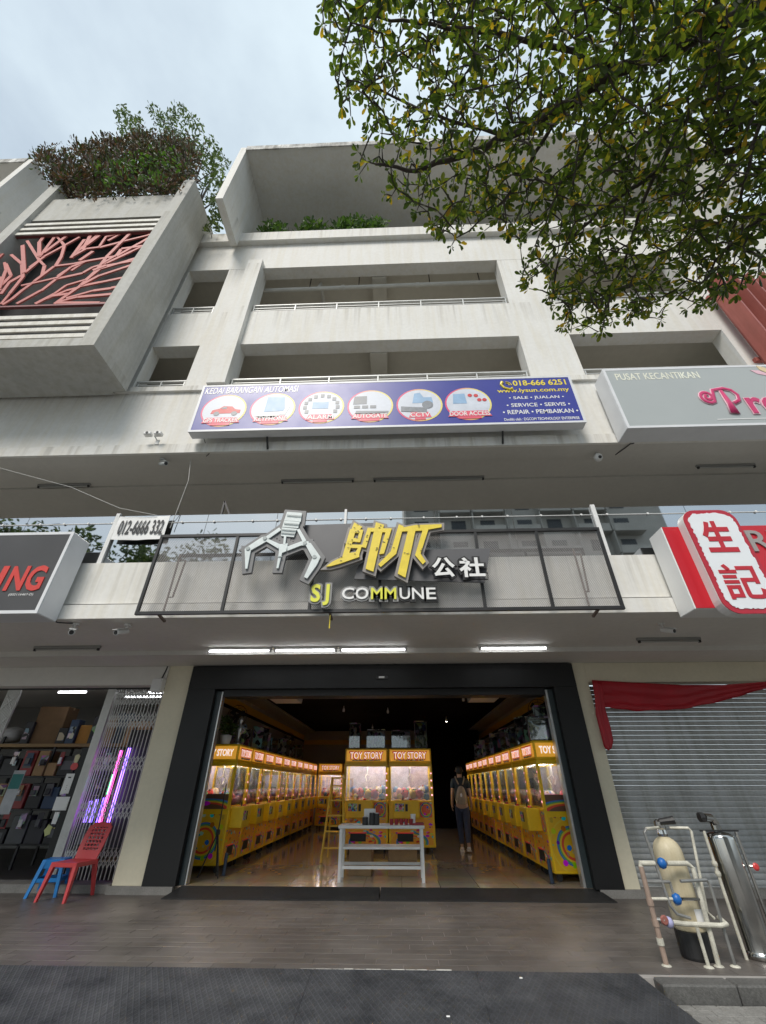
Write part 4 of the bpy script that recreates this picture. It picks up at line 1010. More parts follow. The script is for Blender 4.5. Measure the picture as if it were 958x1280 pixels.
def claw_machine(name, w, d, h, label, group, side=0, lamp=True):
    t = thing(name, label, 'claw machine', group=group)
    x0, x1, y0, y1 = -w/2, w/2, -d/2, d/2
    zb, zt = h*.475, h*.845
    BV('cabinet', YELLOW, t, x0, x1, y0, y1, .11, zb, .012)
    for sx in (-1, 1):
        for sy in (-1, 1):
            MB().lathe((sx*(w/2 - .09), sy*(d/2 - .09), .05), [(.05, -.015), (.05, .015)], 10, 'x').build('caster', DARKM, t)
            B('caster_fork', DARKM, t, sx*(w/2-.09)-.03, sx*(w/2-.09)+.03, sy*(d/2-.09)-.03, sy*(d/2-.09)+.03, .085, .112)
            B('corner_post', YELLOW, t, sx*w/2 - (.05 if sx > 0 else 0), sx*w/2 + (.05 if sx < 0 else 0), sy*d/2 - (.05 if sy > 0 else 0), sy*d/2 + (.05 if sy < 0 else 0), zb, zt)
    BV('header', YELLOW, t, x0, x1, y0, y1, zt, h, .012)
    mq = MB().bev(x0 + .04, x1 - .04, y0 - .014, y0 - .001, zt + .05, h - .04, .004).build('marquee', MARQ, t)
    letter(mq, MRED, 'TOY STORY', x0 + .10, x1 - .10, zt + .075, h - .06, y0 - .015, name='letter_edge', ext=.003, off=.045)
    letter(mq, LLIT, 'TOY STORY', x0 + .13, x1 - .13, zt + .10, h - .085, y0 - .019, ext=.003, off=.0)
    MB().prism([(x0 + .2, zt + .055), (x1 - .2, zt + .055), (x1 - .16, zt + .08), (x0 + .16, zt + .08)], y0 - .018, y0 - .0145).build('marquee_band', BOXQ, mq)
    B('window', GLS, t, x0 + .05, x1 - .05, y0 + .012, y0 + .016, zb, zt)
    for sx in (-1, 1): B('window', GLS, t, sx*(w/2 - .02), sx*(w/2 - .016), y0 + .05, y1 - .05, zb, zt)
    B('back_lining', LILAC, t, x0 + .05, x1 - .05, y1 - .04, y1 - .03, zb, zt)
    for a_ in ((x0 + .05, x1 - .05, y0, y0 + .01), (x0 + .05, x1 - .05, y1 - .01, y1)): B('header_lip', YELLOW, t, *a_, zt - .07, zt)
    for sx in (-1, 1): B('header_lip', YELLOW, t, sx*w/2 - (.01 if sx > 0 else 0), sx*w/2 + (.01 if sx < 0 else 0), y0 + .05, y1 - .05, zt - .07, zt)
    for q in (-.3, .3): MB().tube([(q*w, y0 + .14, zt - .022), (q*w, y1 - .14, zt - .022)], .014, 6).build('lamp', LAMP, t)
    # heap of soft toys behind the glass
    hp = MB()
    for k in range(34):
        rr = rnd.uniform(.055, .095)*h/2.05; x = rnd.uniform(x0 + .13, x1 - .13); y = rnd.uniform(y0 + .11, y1 - .13); z = zb + rr + (.02 + .10*(y - y0)/d if k > 16 else 0) + rnd.uniform(0, .05)
        hp.lathe((x, y, z), [(rr*.15, -rr), (rr*.75, -rr*.66), (rr, 0), (rr*.75, rr*.66), (rr*.15, rr)], 8)
        if k % 2: 
            for e in (-1, 1): hp.lathe((x + e*rr*.6, y, z + rr*.75), [(rr*.1, -rr*.3), (rr*.32, 0), (rr*.1, rr*.3)], 6)
    tag(hp.build('plush_heap', PLUSH, t, True), kind='stuff')
    cl = MB().tube([(0, 0, zt - .01), (0, 0, zt - .22)], .02, 6)
    for a in (0, 120, 240):
        c, s_ = math.cos(R(a)), math.sin(R(a)); cl.tube([(0, 0, zt - .22), (.09*c, .09*s_, zt - .28), (.04*c, .04*s_, zt - .38)], .010, 5)
    cl.build('claw', ALU, t)
    # control box on the front with stick and buttons
    cx0, cx1 = x0 + .12, x0 + .12 + w*.56; cm = (cx0 + cx1)/2; cz0 = zb - .32*h/2.05
    cb = MB().bev(cx0, cx1, y0 - .24, y0 - .001, cz0, zb + .015, .01).build('control_box', YELLOW, t)
    MB().tube([(cm - .08, y0 - .13, zb + .015), (cm - .08, y0 - .13, zb + .09)], .012, 6).build('joystick', DARKM, cb)
    MB().lathe((cm + .1, y0 - .13, zb + .015), [(.035, 0), (.035, .02), (.02, .03)], 10).build('push_button', PRED, cb)
    MB().bev(cm - .03, cm + .03, y0 - .246, y0 - .24, zb - .20, zb - .06, .002).build('coin_slot', SLOT, cb)
    MB().bev(cx0 + .03, cm - .06, y0 - .245, y0 - .24, zb - .2, zb - .05, .002).build('price_sticker', BOXQ, cb)
    B('front_art', ART_F, t, x0 + .05, x1 - .05, y0 - .008, y0 - .001, .16, cz0 - .03)
    B('front_art', ART_B, t, cx1 + .02, x1 - .05, y0 - .008, y0 - .001, cz0, zb - .03)
    pf = MB().bev(x0 + .20, x0 + .20 + w*.34, y0 - .016, y0 - .009, .22, .22 + .15, .004).build('prize_flap', SLOT, t)
    B('flap_rim', MRED, pf, x0 + .18, x0 + .22 + w*.34, y0 - .0125, y0 - .009, .372, .39)
    for k in range(4):
        MB().bev(x1 - .045, x1 - .015, y0 - .006, y0 - .001, zb + .1 + k*.15, zb + .13 + k*.15, .002).build('led', LEDS, t)
    if side:
        sx = side; X = sx*w/2
        def S(name_, m, a, b_, z0, z1, dp=.008): return B(name_, m, t, min(X, X + sx*dp), max(X, X + sx*dp), a, b_, z0, z1)
        S('side_marquee', MARQ, y0 + .04, y1 - .04, zt + .05, h - .04)
        vv, ff_ = fit('TOY STORY', -d/2 + .10, d/2 - .10, zt + .10, h - .09, 0, ext=.004, off=.03)
        MB().add([(X + sx*(.009 - y), (x if sx > 0 else -x), z) for x, y, z in vv], ff_).build('lettering', LLIT, t)
        S('side_art', ART_S, y0 + .03, y1 - .03, .15, zb - .10)
        S('side_art', ART_R, y0 + .05, y1 - .05, zb - .02, zb + .22)
    return t
# rows along both walls and the pair facing the door
LG, RG = 'claw machines along the left wall', 'claw machines along the right wall'
row_w, row_d, row_h = .93, .78, 2.03
protoL = claw_machine('claw_machine', row_w, row_d, row_h, 'yellow claw machine at the street end of the left wall row', LG, side=-1)
protoR = claw_machine('claw_machine', row_w, row_d, row_h, 'yellow claw machine at the street end of the right wall row', RG, side=1)
protoN = claw_machine('claw_machine', row_w, row_d, row_h, 'second yellow claw machine from the street in the left wall row', LG)
protoC = claw_machine('claw_machine', 1.09, .92, 2.12, 'large yellow claw machine facing the door, left of the middle pair', 'claw machines facing the door')
index_children()
def put(o, x, y, rz, label=None, group=None, z=.097):
    o.location = (x, y, z); o.rotation_euler = (0, 0, rz)
    if label: o['label'] = label
    if group: o['group'] = group
    return o
LXc, RXc = -3.25 - row_d/2, 2.50 + row_d/2
put(protoL, LXc, 9.62 + row_w/2, R(90)); put(protoR, RXc, 9.02 + row_w/2, R(-90))
put(protoN, LXc, 9.62 + .95*1.5, R(90))
for i in range(2, 10): put(copy_tree(protoN), LXc + rnd.uniform(-.01, .01), 9.62 + .95*(i + .5), R(90), f'{ORD[i]} yellow claw machine from the street in the left wall row', LG)
for i in range(1, 10): put(copy_tree(protoN), RXc + rnd.uniform(-.01, .01), 9.02 + .95*(i + .5), R(-90), f'{ORD[i]} yellow claw machine from the street in the right wall row', RG)
put(copy_tree(protoN), -2.62, 18.9, 0, 'small looking claw machine at the back, left of the yellow ladder', 'claw machines at the back wall')
put(copy_tree(protoN), -1.66, 18.95, 0, 'claw machine at the back, half hidden behind the middle pair', 'claw machines at the back wall')
put(protoC, -.85, 12.86, 0)
put(copy_tree(protoC), .265, 12.86, 0, 'large yellow claw machine facing the door, right of the middle pair', 'claw machines facing the door')

# boxed figures standing on the machines
BOXP = [confetti('figure_print_%d' % i, s, sa, v, dk) for i, (s, sa, v, dk) in enumerate(((6.5, .55, .6, .45), (5, .8, .65, .35), (8, .5, .75, .3)))]
ACR = GLASS('acrylic', (.92, .94, .95), .08)
def figure_box(x, y, z, w, d, h, label, rz=0, k=0):
    t = thing('figure_box', label, 'toy box', (x, y, z), rz, 'boxed figures on top of the machines')
    BV('carton', DARKM, t, -w/2, w/2, -d/2, d/2, 0, .03, .004)
    B('printed_card', BOXP[k], t, -w/2 + .01, w/2 - .01, d/2 - .03, d/2 - .02, .03, h - .02)
    for sx in (-1, 1): B('printed_card', BOXP[(k+1) % 3], t, sx*(w/2 - .012) - .004, sx*(w/2 - .012) + .004, -d/2 + .02, d/2 - .035, .03, h - .02)
    BV('carton', BOXP[k], t, -w/2, w/2, -d/2, d/2, h - .02, h, .003)
    fg = MB().lathe((0, -.02, .03), [(.05,0),(.07,.02),(.05,.05),(.06,.5*h),(.03,.58*h),(.05,.66*h),(.045,.76*h),(.01,.82*h)], 10).build('figurine', BOXP[(k+2) % 3], t, True)
    B('window', ACR, t, -w/2 + .012, w/2 - .012, -d/2 + .004, -d/2 + .008, .03, h - .02)
    return t
ztop = .097 + 2.12 + .002
figure_box(-1.19, 12.75, ztop, .30, .35, .62, 'tall clear figure box at the left end above the middle machines', 0, 0)
figure_box(-.62, 12.72, ztop, .50, .35, .46, 'wide patterned figure box above the left middle machine', 0, 2)
figure_box(.05, 12.72, ztop, .52, .35, .44, 'low wide figure box above the right middle machine', 0, 0)
figure_box(.58, 12.75, ztop, .34, .35, .66, 'tall dark figure box at the right end above the middle machines', 0, 1)
zr = .097 + row_h + .002
figure_box(2.92, 9.40, zr, .70, .5, .42, 'large boxed toy over the street end of the right row', R(-12), 0)
figure_box(2.95, 9.42, zr + .422, .42, .3, .22, 'small pink topped box stacked on the large boxed toy', R(-8), 1)
figure_box(2.75, 10.3, zr, .34, .3, .55, 'white faced figure box above the second machine of the right row', R(-75), 2)
figure_box(2.8, 11.2, zr, .5, .3, .44, 'dark figure box above the third machine of the right row', R(-80), 0)
figure_box(2.8, 12.3, zr, .5, .3, .52, 'brown figure box halfway along the right row', R(-85), 1)
figure_box(2.85, 13.6, zr, .6, .3, .46, 'far figure box on the right row before the dark end', R(-88), 0)
figure_box(-3.55, 12.0, zr, .4, .3, .55, 'tall figure box above the third machine of the left row', R(85), 1)
figure_box(-3.6, 13.2, zr, .6, .3, .40, 'long figure box halfway along the left row', R(88), 0)
figure_box(-3.6, 14.8, zr, .5, .3, .5, 'far figure box on the left row', R(90), 2)
for i in range(1, 9):
    if i not in (3, 4): figure_box(2.86 + rnd.uniform(-.1, .1), 9.02 + .95*(i + .55), zr, rnd.uniform(.34, .6), .34, rnd.uniform(.32, .62), f'boxed toy on top of the {ORD[i]} machine of the right row, nearer its back', R(-90 + rnd.uniform(-20, 20)), i % 3)
    if i not in (2, 4): figure_box(-3.72 + rnd.uniform(-.05, .1), 9.62 + .95*(i + .6), zr, rnd.uniform(.34, .6), .30, rnd.uniform(.32, .60), f'boxed toy on top of the {ORD[i]} machine of the left row, against the wall', R(90 + rnd.uniform(-20, 20)), (i + 1) % 3)
# potted plant and bottles at the street end of the left row
LEAFG = LEAF('green_leaf', [(0, (.05, .10, .025)), (.4, (.08, .15, .03)), (.8, (.11, .17, .05))])
def leaf_cloud(mb, centres, n, size, spread=.6, rng=None):
    """small folded leaves scattered round centres (x, y, z, radius)"""
    rg = rng or rnd
    for _ in range(n):
        cx, cy_, cz, r = rg.choice(centres)
        while True:
            p = Vector((rg.uniform(-1, 1), rg.uniform(-1, 1), rg.uniform(-1, 1)))
            if p.length <= 1: break
        p = Vector((cx, cy_, cz)) + p * r
        leaf_at(mb, p, rg, size * rg.uniform(.6, 1.3))
def leaf_at(mb, p, rg, s, d=None):
    d = d or Vector((rg.uniform(-1, 1), rg.uniform(-1, 1), rg.uniform(-.5, .9))).normalized()
    u = d.cross(Vector((rg.uniform(-1, 1), rg.uniform(-1, 1), rg.uniform(-1, 1)))).normalized()
    w = d.cross(u) * (s * .06)
    h = s * .2
    mb.add([p, p + d*s*.35 + u*h*.8 + w, p + d*s*.78 + u*h + w, p + d*s, p + d*s*.78 - u*h + w, p + d*s*.35 - u*h*.8 + w], [(0,1,2,3), (0,3,4,5)])
pl = thing('potted_plant', 'small green potted plant at the street end of the left row', 'plant', (-3.62, 9.78, zr))
MB().lathe((0, 0, 0), [(.09, 0), (.12, .16), (.11, .17)], 14).build('pot', WHITE, pl)
mb = MB(); leaf_cloud(mb, [(0, 0, .32, .17), (.08, .05, .28, .14), (-.08, -.02, .42, .12)], 220, .09); mb.build('leaves', LEAFG, pl)
for i, (x, y, h, lab) in enumerate(((-3.42, 9.95, .55, 'tall silver figurine beside the potted plant'), (-3.5, 10.5, .46, 'slim figurine above the second machine of the left row'))):
    f_ = thing('figurine', lab, 'figurine', (x, y, zr))
    MB().lathe((0, 0, 0), [(.08,0),(.08,.03),(.03,.04),(.04,.3*h),(.075,.5*h),(.06,.66*h),(.025,.74*h),(.055,.82*h),(.05,.92*h),(.01,h)], 14).build('body', ALU if i == 0 else BOXP[1], f_, True)
    for s in (-1, 1): MB().tube([(s*.06, 0, .64*h), (s*.12, -.03, .48*h), (s*.08, -.08, .40*h)], .018, 6).build('arm', BOXP[2], f_)
# wall fans
def wall_fan(x, y, z, s, label):
    t = thing('wall_fan', label, 'fan', (x, y, z), 0, 'black fans on the shop walls')
    MB().tube([(-s*.30, 0, .0), (-s*.12, 0, -.02), (0, 0, 0)], .03, 8).build('bracket', DARKM, t)
    MB().lathe((0, 0, 0), [(.06, -.08), (.07, 0), (.05, .06)], 12, 'y').build('motor', DARKM, t)
    for rr in (.10, .17, .235):
        MB().tube([(rr*math.cos(R(a)), -.10 + .03*(rr > .2), rr*math.sin(R(a))) for a in range(0, 361, 20)], .006, 5).build('guard_ring', DARKM, t)
    for k in range(3):
        a = R(120*k + 20); MB().add([(.03*math.cos(a), -.06, .03*math.sin(a)), (.20*math.cos(a-.35), -.05, .20*math.sin(a-.35)), (.21*math.cos(a+.3), -.085, .21*math.sin(a+.3)), (.05*math.cos(a+.9), -.075, .05*math.sin(a+.9))], [(0,1,2,3)]).build('blade', DARKM, t)
    for k in range(8):
        a = R(45*k); MB().tube([(.05*math.cos(a), -.11, .05*math.sin(a)), (.235*math.cos(a), -.08, .235*math.sin(a))], .004, 4).build('guard_spoke', DARKM, t)
    return t
wall_fan(-3.80, 10.8, 2.78, 1, 'black wall fan over the second machine of the left row')
wall_fan(-3.80, 16.2, 2.70, 1, 'black wall fan far along the left wall')
wall_fan(3.10, 10.3, 2.80, -1, 'black wall fan over the street end of the right row')
# ceiling air conditioners
def ac(x, y, label):
    t = thing('air_conditioner', label, 'air conditioner', (x, y, 3.36), 0, 'air conditioners under the shop ceiling')
    MB().prof_x([(-.9,-.14),(-.75,-.24),(.8,-.24),(.9,-.05),(.9,-.002),(-.9,-.002)], -.32, .32).build('casing', WHITE, t)
    B('outlet', SLOT, t, -.28, .28, -.86, -.78, -.245, -.20)
    for k in range(3): B('louvre', WHITE, t, -.27, .27, -.86 + k*.03, -.855 + k*.03, -.25, -.21)
ac(-2.72, 10.4, 'white ceiling air conditioner near the left wall'); ac(2.02, 10.4, 'white ceiling air conditioner near the right wall')
# small spotlights on the black ceiling
for i, (px, py, w_) in enumerate(((484, 865, 1), (485, 886, 0), (430, 884, 0), (579, 870, 0), (558, 897, 1), (523, 906, 1), (466, 906, 0))):
    p = atZ(px, py, 3.33)
    t = thing('spotlight', ['spotlight on the black ceiling at the very front, middle', 'spotlight hanging behind the front middle one', 'spotlight left of the middle on the ceiling', 'spotlight right of the middle on the ceiling', 'glowing spotlight deep right on the ceiling', 'glowing spotlight above the right middle machine', 'spotlight above the left middle machine'][i], 'spotlight', (p.x, p.y, 3.36), 0, 'spotlights on the black ceiling')
    MB().tube([(0, 0, 0), (0, 0, -.05)], .012, 6).build('stem', WHITE, t)
    MB().lathe((0, 0, -.15), [(.03, 0), (.035, .05), (.02, .10)], 10).build('head', WHITE, t)
    MB().lathe((0, 0, -.155), [(.02, 0), (.024, .006)], 10).build('bulb', EMIT('spot_bulb', (1, .93, .8), 14) if w_ else WHITE, t)

# white steel table by the door
tb = thing('display_table', 'white steel display table with two shelves just inside the doorway', 'table', (-.335, 9.2, .097))
STW = M('white_steel', (.70, .71, .71), .4, .08, 5)
BV('tabletop', STW, tb, -.74, .74, -.26, .26, .70, .745, .006)
for sx in (-1, 1):
    for sy in (-1, 1): B('leg', STW, tb, sx*.69 - .025, sx*.69 + .025, sy*.22 - .025, sy*.22 + .025, 0, .699)
BV('shelf', STW, tb, -.66, .66, -.235, .235, .42, .45, .004)
for y in (-.22, .22): B('stretcher', STW, tb, -.66, .66, y - .015, y + .015, .165, .205)
# things on and under the table
TZ = .097 + .745
def cup(x, y, m, label, h=.09, r=.035):
    t = thing('cup', label, 'cup', (x, y, TZ + .001), 0, 'cups on the display table')
    MB().lathe((0, 0, 0), [(r*.8, 0), (r, h), (r*.9, h), (r*.72, .01)], 12).build('cup_wall', m, t)
    MB().lathe((0, 0, h - .02), [(r*.85, 0), (r*.85, .004)], 12).build('filling', SLOT, t)
CRED = M('cup_red', (.30, .02, .03), .4, .1)
for i in range(5): cup(-.16 + i*.085, 9.08, CRED, f'{["first", "second", "third", "fourth", "fifth"][i]} dark red cup from the left on the white table', .085)
cup(.22, 9.15, WHITE, 'white paper cup beside the red cups', .15, .045)
for i, (x, lab) in enumerate(((-.62, 'black tin left of the coffee tins'), (-.50, 'tall black tin beside the white box'), (-.42, 'black tin next to the red cups'))):
    t = thing('tin', lab, 'tin', (x, 9.05, TZ + .001), 0, 'tins on the display table')
    hh = (.10, .16, .15)[i]
    MB().lathe((0, 0, 0), [(.045, 0), (.05, .01), (.05, hh), (.045, hh + .01)], 14).build('can', DARKM, t); MB().lathe((0, 0, hh + .0105), [(.04, 0), (.035, .012)], 14).build('lid', ALU, t)
wb = thing('white_carton', 'small open white carton at the back of the table', 'box', (-.55, 9.25, TZ + .001))
for a in ((-.10,-.09,-.08,.08),(.09,.10,-.08,.08),(-.09,.09,-.08,-.07),(-.09,.09,.07,.08)): B('side', WHITE, wb, *a, 0, .22)
B('base', WHITE, wb, -.09, .09, -.07, .07, 0, .01)
tr = thing('tray', 'shallow red tray at the right end of the table', 'tray', (.30, 9.1, TZ + .001))
MB().box(-.10, .10, -.10, .10, 0, .006).box(-.10, .10, -.10, -.094, .006, .03).box(-.10, .10, .094, .10, .006, .03).box(-.10, -.094, -.094, .094, .006, .03).box(.094, .10, -.094, .094, .006, .03).build('dish', CRED, tr)
def carton(x, y, z, w, d, h, label, rz=0, m=CARD):
    t = thing('cardboard_box', label, 'box', (x, y, z), rz, 'cardboard boxes')
    BV('carton_body', m, t, -w/2, w/2, -d/2, d/2, 0, h, .006)
    B('tape', M('packing_tape', (.50, .36, .20), .3), t, -w/2 - .001, w/2 + .001, -.03, .03, h - .05, h + .002)
    B('flap_seam', SLOT, t, -w/2 + .01, w/2 - .01, -.004, .004, h + .0021, h + .0027)
    return t
carton(.02, 9.75, .097, .52, .4, .20, 'wide cardboard box on the floor behind the table'); carton(.02, 9.75, .298, .50, .38, .16, 'cardboard box stacked on the wide one behind the table', R(3))
carton(-.72, 9.72, .097, .40, .36, .36, 'square cardboard box behind the left legs of the table', R(-4))
# step ladder
ld = thing('step_ladder', 'yellow step ladder standing left of the middle machines', 'ladder', (-1.42, 11.35, .097))
LADY = M('ladder_yellow', (.75, .48, .04), .45, .1, 4)
for s in (-1, 1):
    MB().bar((s*.22, -.38, 0), (s*.13, 0, 1.45), .035, .05).build('rail', LADY, ld); MB().bar((s*.20, .42, 0), (s*.12, .03, 1.43), .03, .03).build('rear_rail', LADY, ld)
for k in range(5):
    z = .22 + k*.27; f_ = z/1.45; y = -.38*(1 - f_); w = .22 - .09*f_
    B('tread', LADY, ld, -w, w, y - .05, y + .04, z, z + .025)
B('top_cap', LADY, ld, -.16, .16, -.09, .10, 1.45, 1.475)
B('brace', LADY, ld, -.19, .19, .24, .255, .55, .575)

# person walking away with a rucksack
def skin(name, pts, edges, m, parent, root=0, sub=2):
    me = bpy.data.meshes.new(name); me.from_pydata([p[:3] for p in pts], edges, []); me.update(); me.materials.append(m)
    o = link(name, me, parent)
    md = o.modifiers.new('skin', 'SKIN'); md.use_smooth_shade = True
    for i, p in enumerate(pts):
        sv = me.skin_vertices[0].data[i]; rr = p[3]; sv.radius = rr if isinstance(rr, tuple) else (rr, rr); sv.use_root = (i == root)
    s = o.modifiers.new('subdivision', 'SUBSURF'); s.levels = sub; s.render_levels = sub
    return o
SKINM = M('skin', (.42, .27, .19), .55, .1, 8); HAIR = M('hair_black', (.012, .011, .011), .5, .2, 30, .4, 90); JEANS = M('denim', (.03, .045, .085), .8, .2, 12); TEE = M('tee_dark', (.018, .03, .036), .85, .2, 8)
SHOE = M('shoe_white', (.62, .60, .57), .6, .1, 9)
pe = thing('person', 'person in dark shirt and jeans walking away between the machine rows', 'person', (1.53, 12.75, .097), R(-4))
body = [(0,0,.93,(.13,.10)), (0,.0,1.10,(.12,.095)), (0,.01,1.30,(.145,.105)), (0,.0,1.42,(.09,.075)), (0,.015,1.49,.054), (0,.03,1.56,(.070,.075)), (0,.032,1.64,(.078,.09)), (0,.03,1.71,.055),
 (-.16,.0,1.41,.058), (-.215,-.02,1.17,.042), (-.235,.07,.97,.032), (-.24,.10,.90,(.022,.036)),
 (.16,.0,1.41,.058), (.215,-.03,1.17,.042), (.235,.06,.97,.032), (.24,.09,.90,(.022,.036)),
 (-.085,.01,.86,.085), (-.08,.10,.50,.058), (-.07,.10,.10,.038), (-.07,.20,.03,.034),
 (.085,.0,.86,.085), (.085,-.03,.50,.058), (.075,-.20,.13,.038), (.075,-.13,.03,.036)]
bedg = [(0,1),(1,2),(2,3),(3,4),(4,5),(5,6),(6,7),(3,8),(8,9),(9,10),(10,11),(3,12),(12,13),(13,14),(14,15),(0,16),(16,17),(17,18),(18,19),(0,20),(20,21),(21,22),(22,23)]
for s, h in ((-1, 11), (1, 15)):      # fingers and thumb rooted in each palm
    px_, py_, pz_ = body[h][:3]
    for k in range(4):
        i = len(body); yy = py_ - .025 + k*.017; L = (.062, .075, .072, .055)[k]
        body += [(px_ + s*.004, yy, pz_ - .045, .009), (px_ - s*.006, yy + .004, pz_ - .045 - L*.55, .008), (px_ - s*.022, yy + .006, pz_ - .045 - L, .007)]
        bedg += [(h, i), (i, i+1), (i+1, i+2)]
    i = len(body); body += [(px_ - s*.018, py_ + .035, pz_ - .012, .010), (px_ - s*.03, py_ + .05, pz_ - .045, .008)]; bedg += [(h, i), (i, i+1)]
skin('body', body, bedg, SKINM, pe)
skin('shirt', [(0,0,.90,(.165,.13)), (0,0,1.10,(.155,.125)), (0,.01,1.30,(.185,.14)), (0,0,1.43,(.125,.09)), (0,.01,1.49,(.068,.066)), (-.165,0,1.41,.078), (-.205,-.015,1.24,.068), (.165,0,1.41,.078), (.205,-.02,1.24,.068)], [(0,1),(1,2),(2,3),(3,4),(3,5),(5,6),(3,7),(7,8)], TEE, pe)
skin('trousers', [(0,0,.95,(.155,.12)), (-.085,.01,.84,.105), (-.08,.10,.50,.080), (-.07,.10,.12,.060), (.085,0,.84,.105), (.085,-.03,.50,.080), (.075,-.19,.16,.060)], [(0,1),(1,2),(2,3),(0,4),(4,5),(5,6)], JEANS, pe)
skin('hair', [(0,-.012,1.545,(.062,.045)), (0,-.002,1.61,(.088,.075)), (0,.012,1.68,(.102,.10)), (0,.028,1.745,(.075,.085))], [(0,1),(1,2),(2,3)], HAIR, pe)
for s, (x, y, z) in ((-1, (-.07, .13, .0)), (1, (.075, -.17, .035))):
    skin('shoe', [(x, y - .06, z + .055, (.045,.05)), (x, y + .04, z + .05, (.05,.045)), (x, y + .14, z + .035, (.045,.03))], [(0,1),(1,2)], SHOE, pe, sub=1)
    MB().bev(x - .05, x + .05, y - .12, y + .19, z, z + .022, .008).build('shoe_sole', WHITE, pe)
for s in (-1, 1): MB().lathe((s*.098, .03, 1.635), [(.012,-.006),(.028,0),(.02,.006)], 8, 'x').build('ear', SKINM, pe)
bp_ = thing('rucksack', 'grey brown rucksack on the walking person', 'bag', (1.53, 12.75, .097), R(-4))
KHAKI = M('khaki_cloth', (.30, .25, .18), .85, .2, 12, .2, 80)
skin('bag_body', [(0,-.19,.93,(.13,.06)), (0,-.215,1.05,(.15,.085)), (0,-.20,1.20,(.12,.07)), (0,-.175,1.32,(.06,.04))], [(0,1),(1,2),(2,3)], KHAKI, bp_)
for s in (-1, 1): MB().tube([(s*.05,-.18,1.34), (s*.10,-.13,1.45), (s*.11,-.02,1.51), (s*.12,.12,1.40), (s*.14,.14,1.22), (s*.14,.02,1.02), (s*.11,-.14,.95)], .017, 6).build('strap', KHAKI, bp_)
MB().bev(-.09, .09, -.318, -.30, .93, 1.07, .01).build('pocket', KHAKI, bp_); MB().prism(ell(-.01, 1.12, .025, .04, 12), -.306, -.296).build('badge', WHITE, bp_)

# tripod leaning at the street end of the left row
tp = thing('light_tripod', 'black folding tripod before the street end of the left row', 'tripod', (-3.28, 9.32, .097))
for a in (200, 320, 80): MB().tube([(0, 0, .62), (.22*math.cos(R(a)), .16*math.sin(R(a)), 0)], .011, 6).build('leg', DARKM, tp)
MB().tube([(0, 0, .35), (0, 0, 1.35)], .011, 6).build('centre_column', DARKM, tp); MB().bev(-.03, .03, -.03, .03, .58, .66, .006).build('collar', DARKM, tp)
for x, y, lab in ((-3.12, 9.50, 'dark blue door stop post at the left row end'), (2.42, 8.98, 'dark blue door stop post at the right row end')):
    t = thing('stop_post', lab, 'post', (x, y, .097)); MB().lathe((0, 0, 0), [(.03, 0), (.03, .30), (.026, .31)], 10).build('tube', M('navy_paint', (.03, .05, .09), .4), t); B('foot_plate', DARKM, t, -.045, .045, -.045, .045, 0, .006)
# hazard tape marks on the polished floor
for x, y, lab in ((1.60, 10.2, 'black and yellow tape mark right of the table'), (-2.3, 9.9, 'black and yellow tape mark left of the table')):
    t = thing('floor_tape', lab, 'tape', (x, y, .0985), R(-28 if x > 0 else 30))
    for k in range(8): B('stripe', (SLOT, YST)[k % 2], t, -.025, .025, -.4 + k*.1, -.3 + k*.1, 0, .0015)

# ================================================================== ARCADE WALKWAY: lights, shutter, gate, furniture
TUBE_ON = EMIT('tube_lit', (.95, .97, 1.0), 5.0); TUBE_OFF = M('tube_unlit', (.42, .42, .40), .4)
FIT = M('fitting_grey', (.30, .30, .285), .6, .1)
def tube_light(x0, x1, y, z, lit, label):
    t = thing('tube_light', label, 'light', ((x0 + x1)/2, y, z), 0, 'tube lights under the ceilings')
    L = (x1 - x0)/2
    BV('batten', FIT if not lit else WHITEM, t, -L - .03, L + .03, -.025, .025, -.045, -.001, .005)
    MB().tube([(-L + .01, 0, -.064), (L - .01, 0, -.064)], .013, 8).build('tube', TUBE_ON if lit else TUBE_OFF, t)
    for s in (-1, 1): BV('end_cap', WHITEM if lit else DARKM, t, s*L - .018, s*L + .018, -.02, .02, -.085, -.044, .003)
for x0, x1, lab in ((-3.40, -2.28, 'lit tube light at the left end of the walkway row'), (-2.19, -1.10, 'lit tube light second in the walkway row'), (-1.01, .15, 'lit tube light third in the walkway row'), (1.46, 2.63, 'lit tube light standing alone at the right over the doorway')):
    tube_light(x0, x1, 7.55, 3.50, True, lab)
tube_light(-6.45, -5.30, 7.35, 3.50, False, 'unlit tube light over the left shop walkway')
tube_light(4.06, 5.05, 7.2, 3.50, False, 'unlit tube light over the roller shutter walkway')
tube_light(-2.30, -.85, 6.78, 6.69, False, 'unlit tube light under the upper ceiling, left of the blue sign middle')
tube_light(-.40, 1.80, 6.79, 6.69, False, 'long unlit tube light under the upper ceiling right of middle')
tube_light(-7.42, -6.36, 6.76, 6.69, False, 'unlit tube light under the upper ceiling, far left')
tube_light(5.96, 7.03, 6.58, 6.69, False, 'unlit tube light under the upper ceiling, far right')

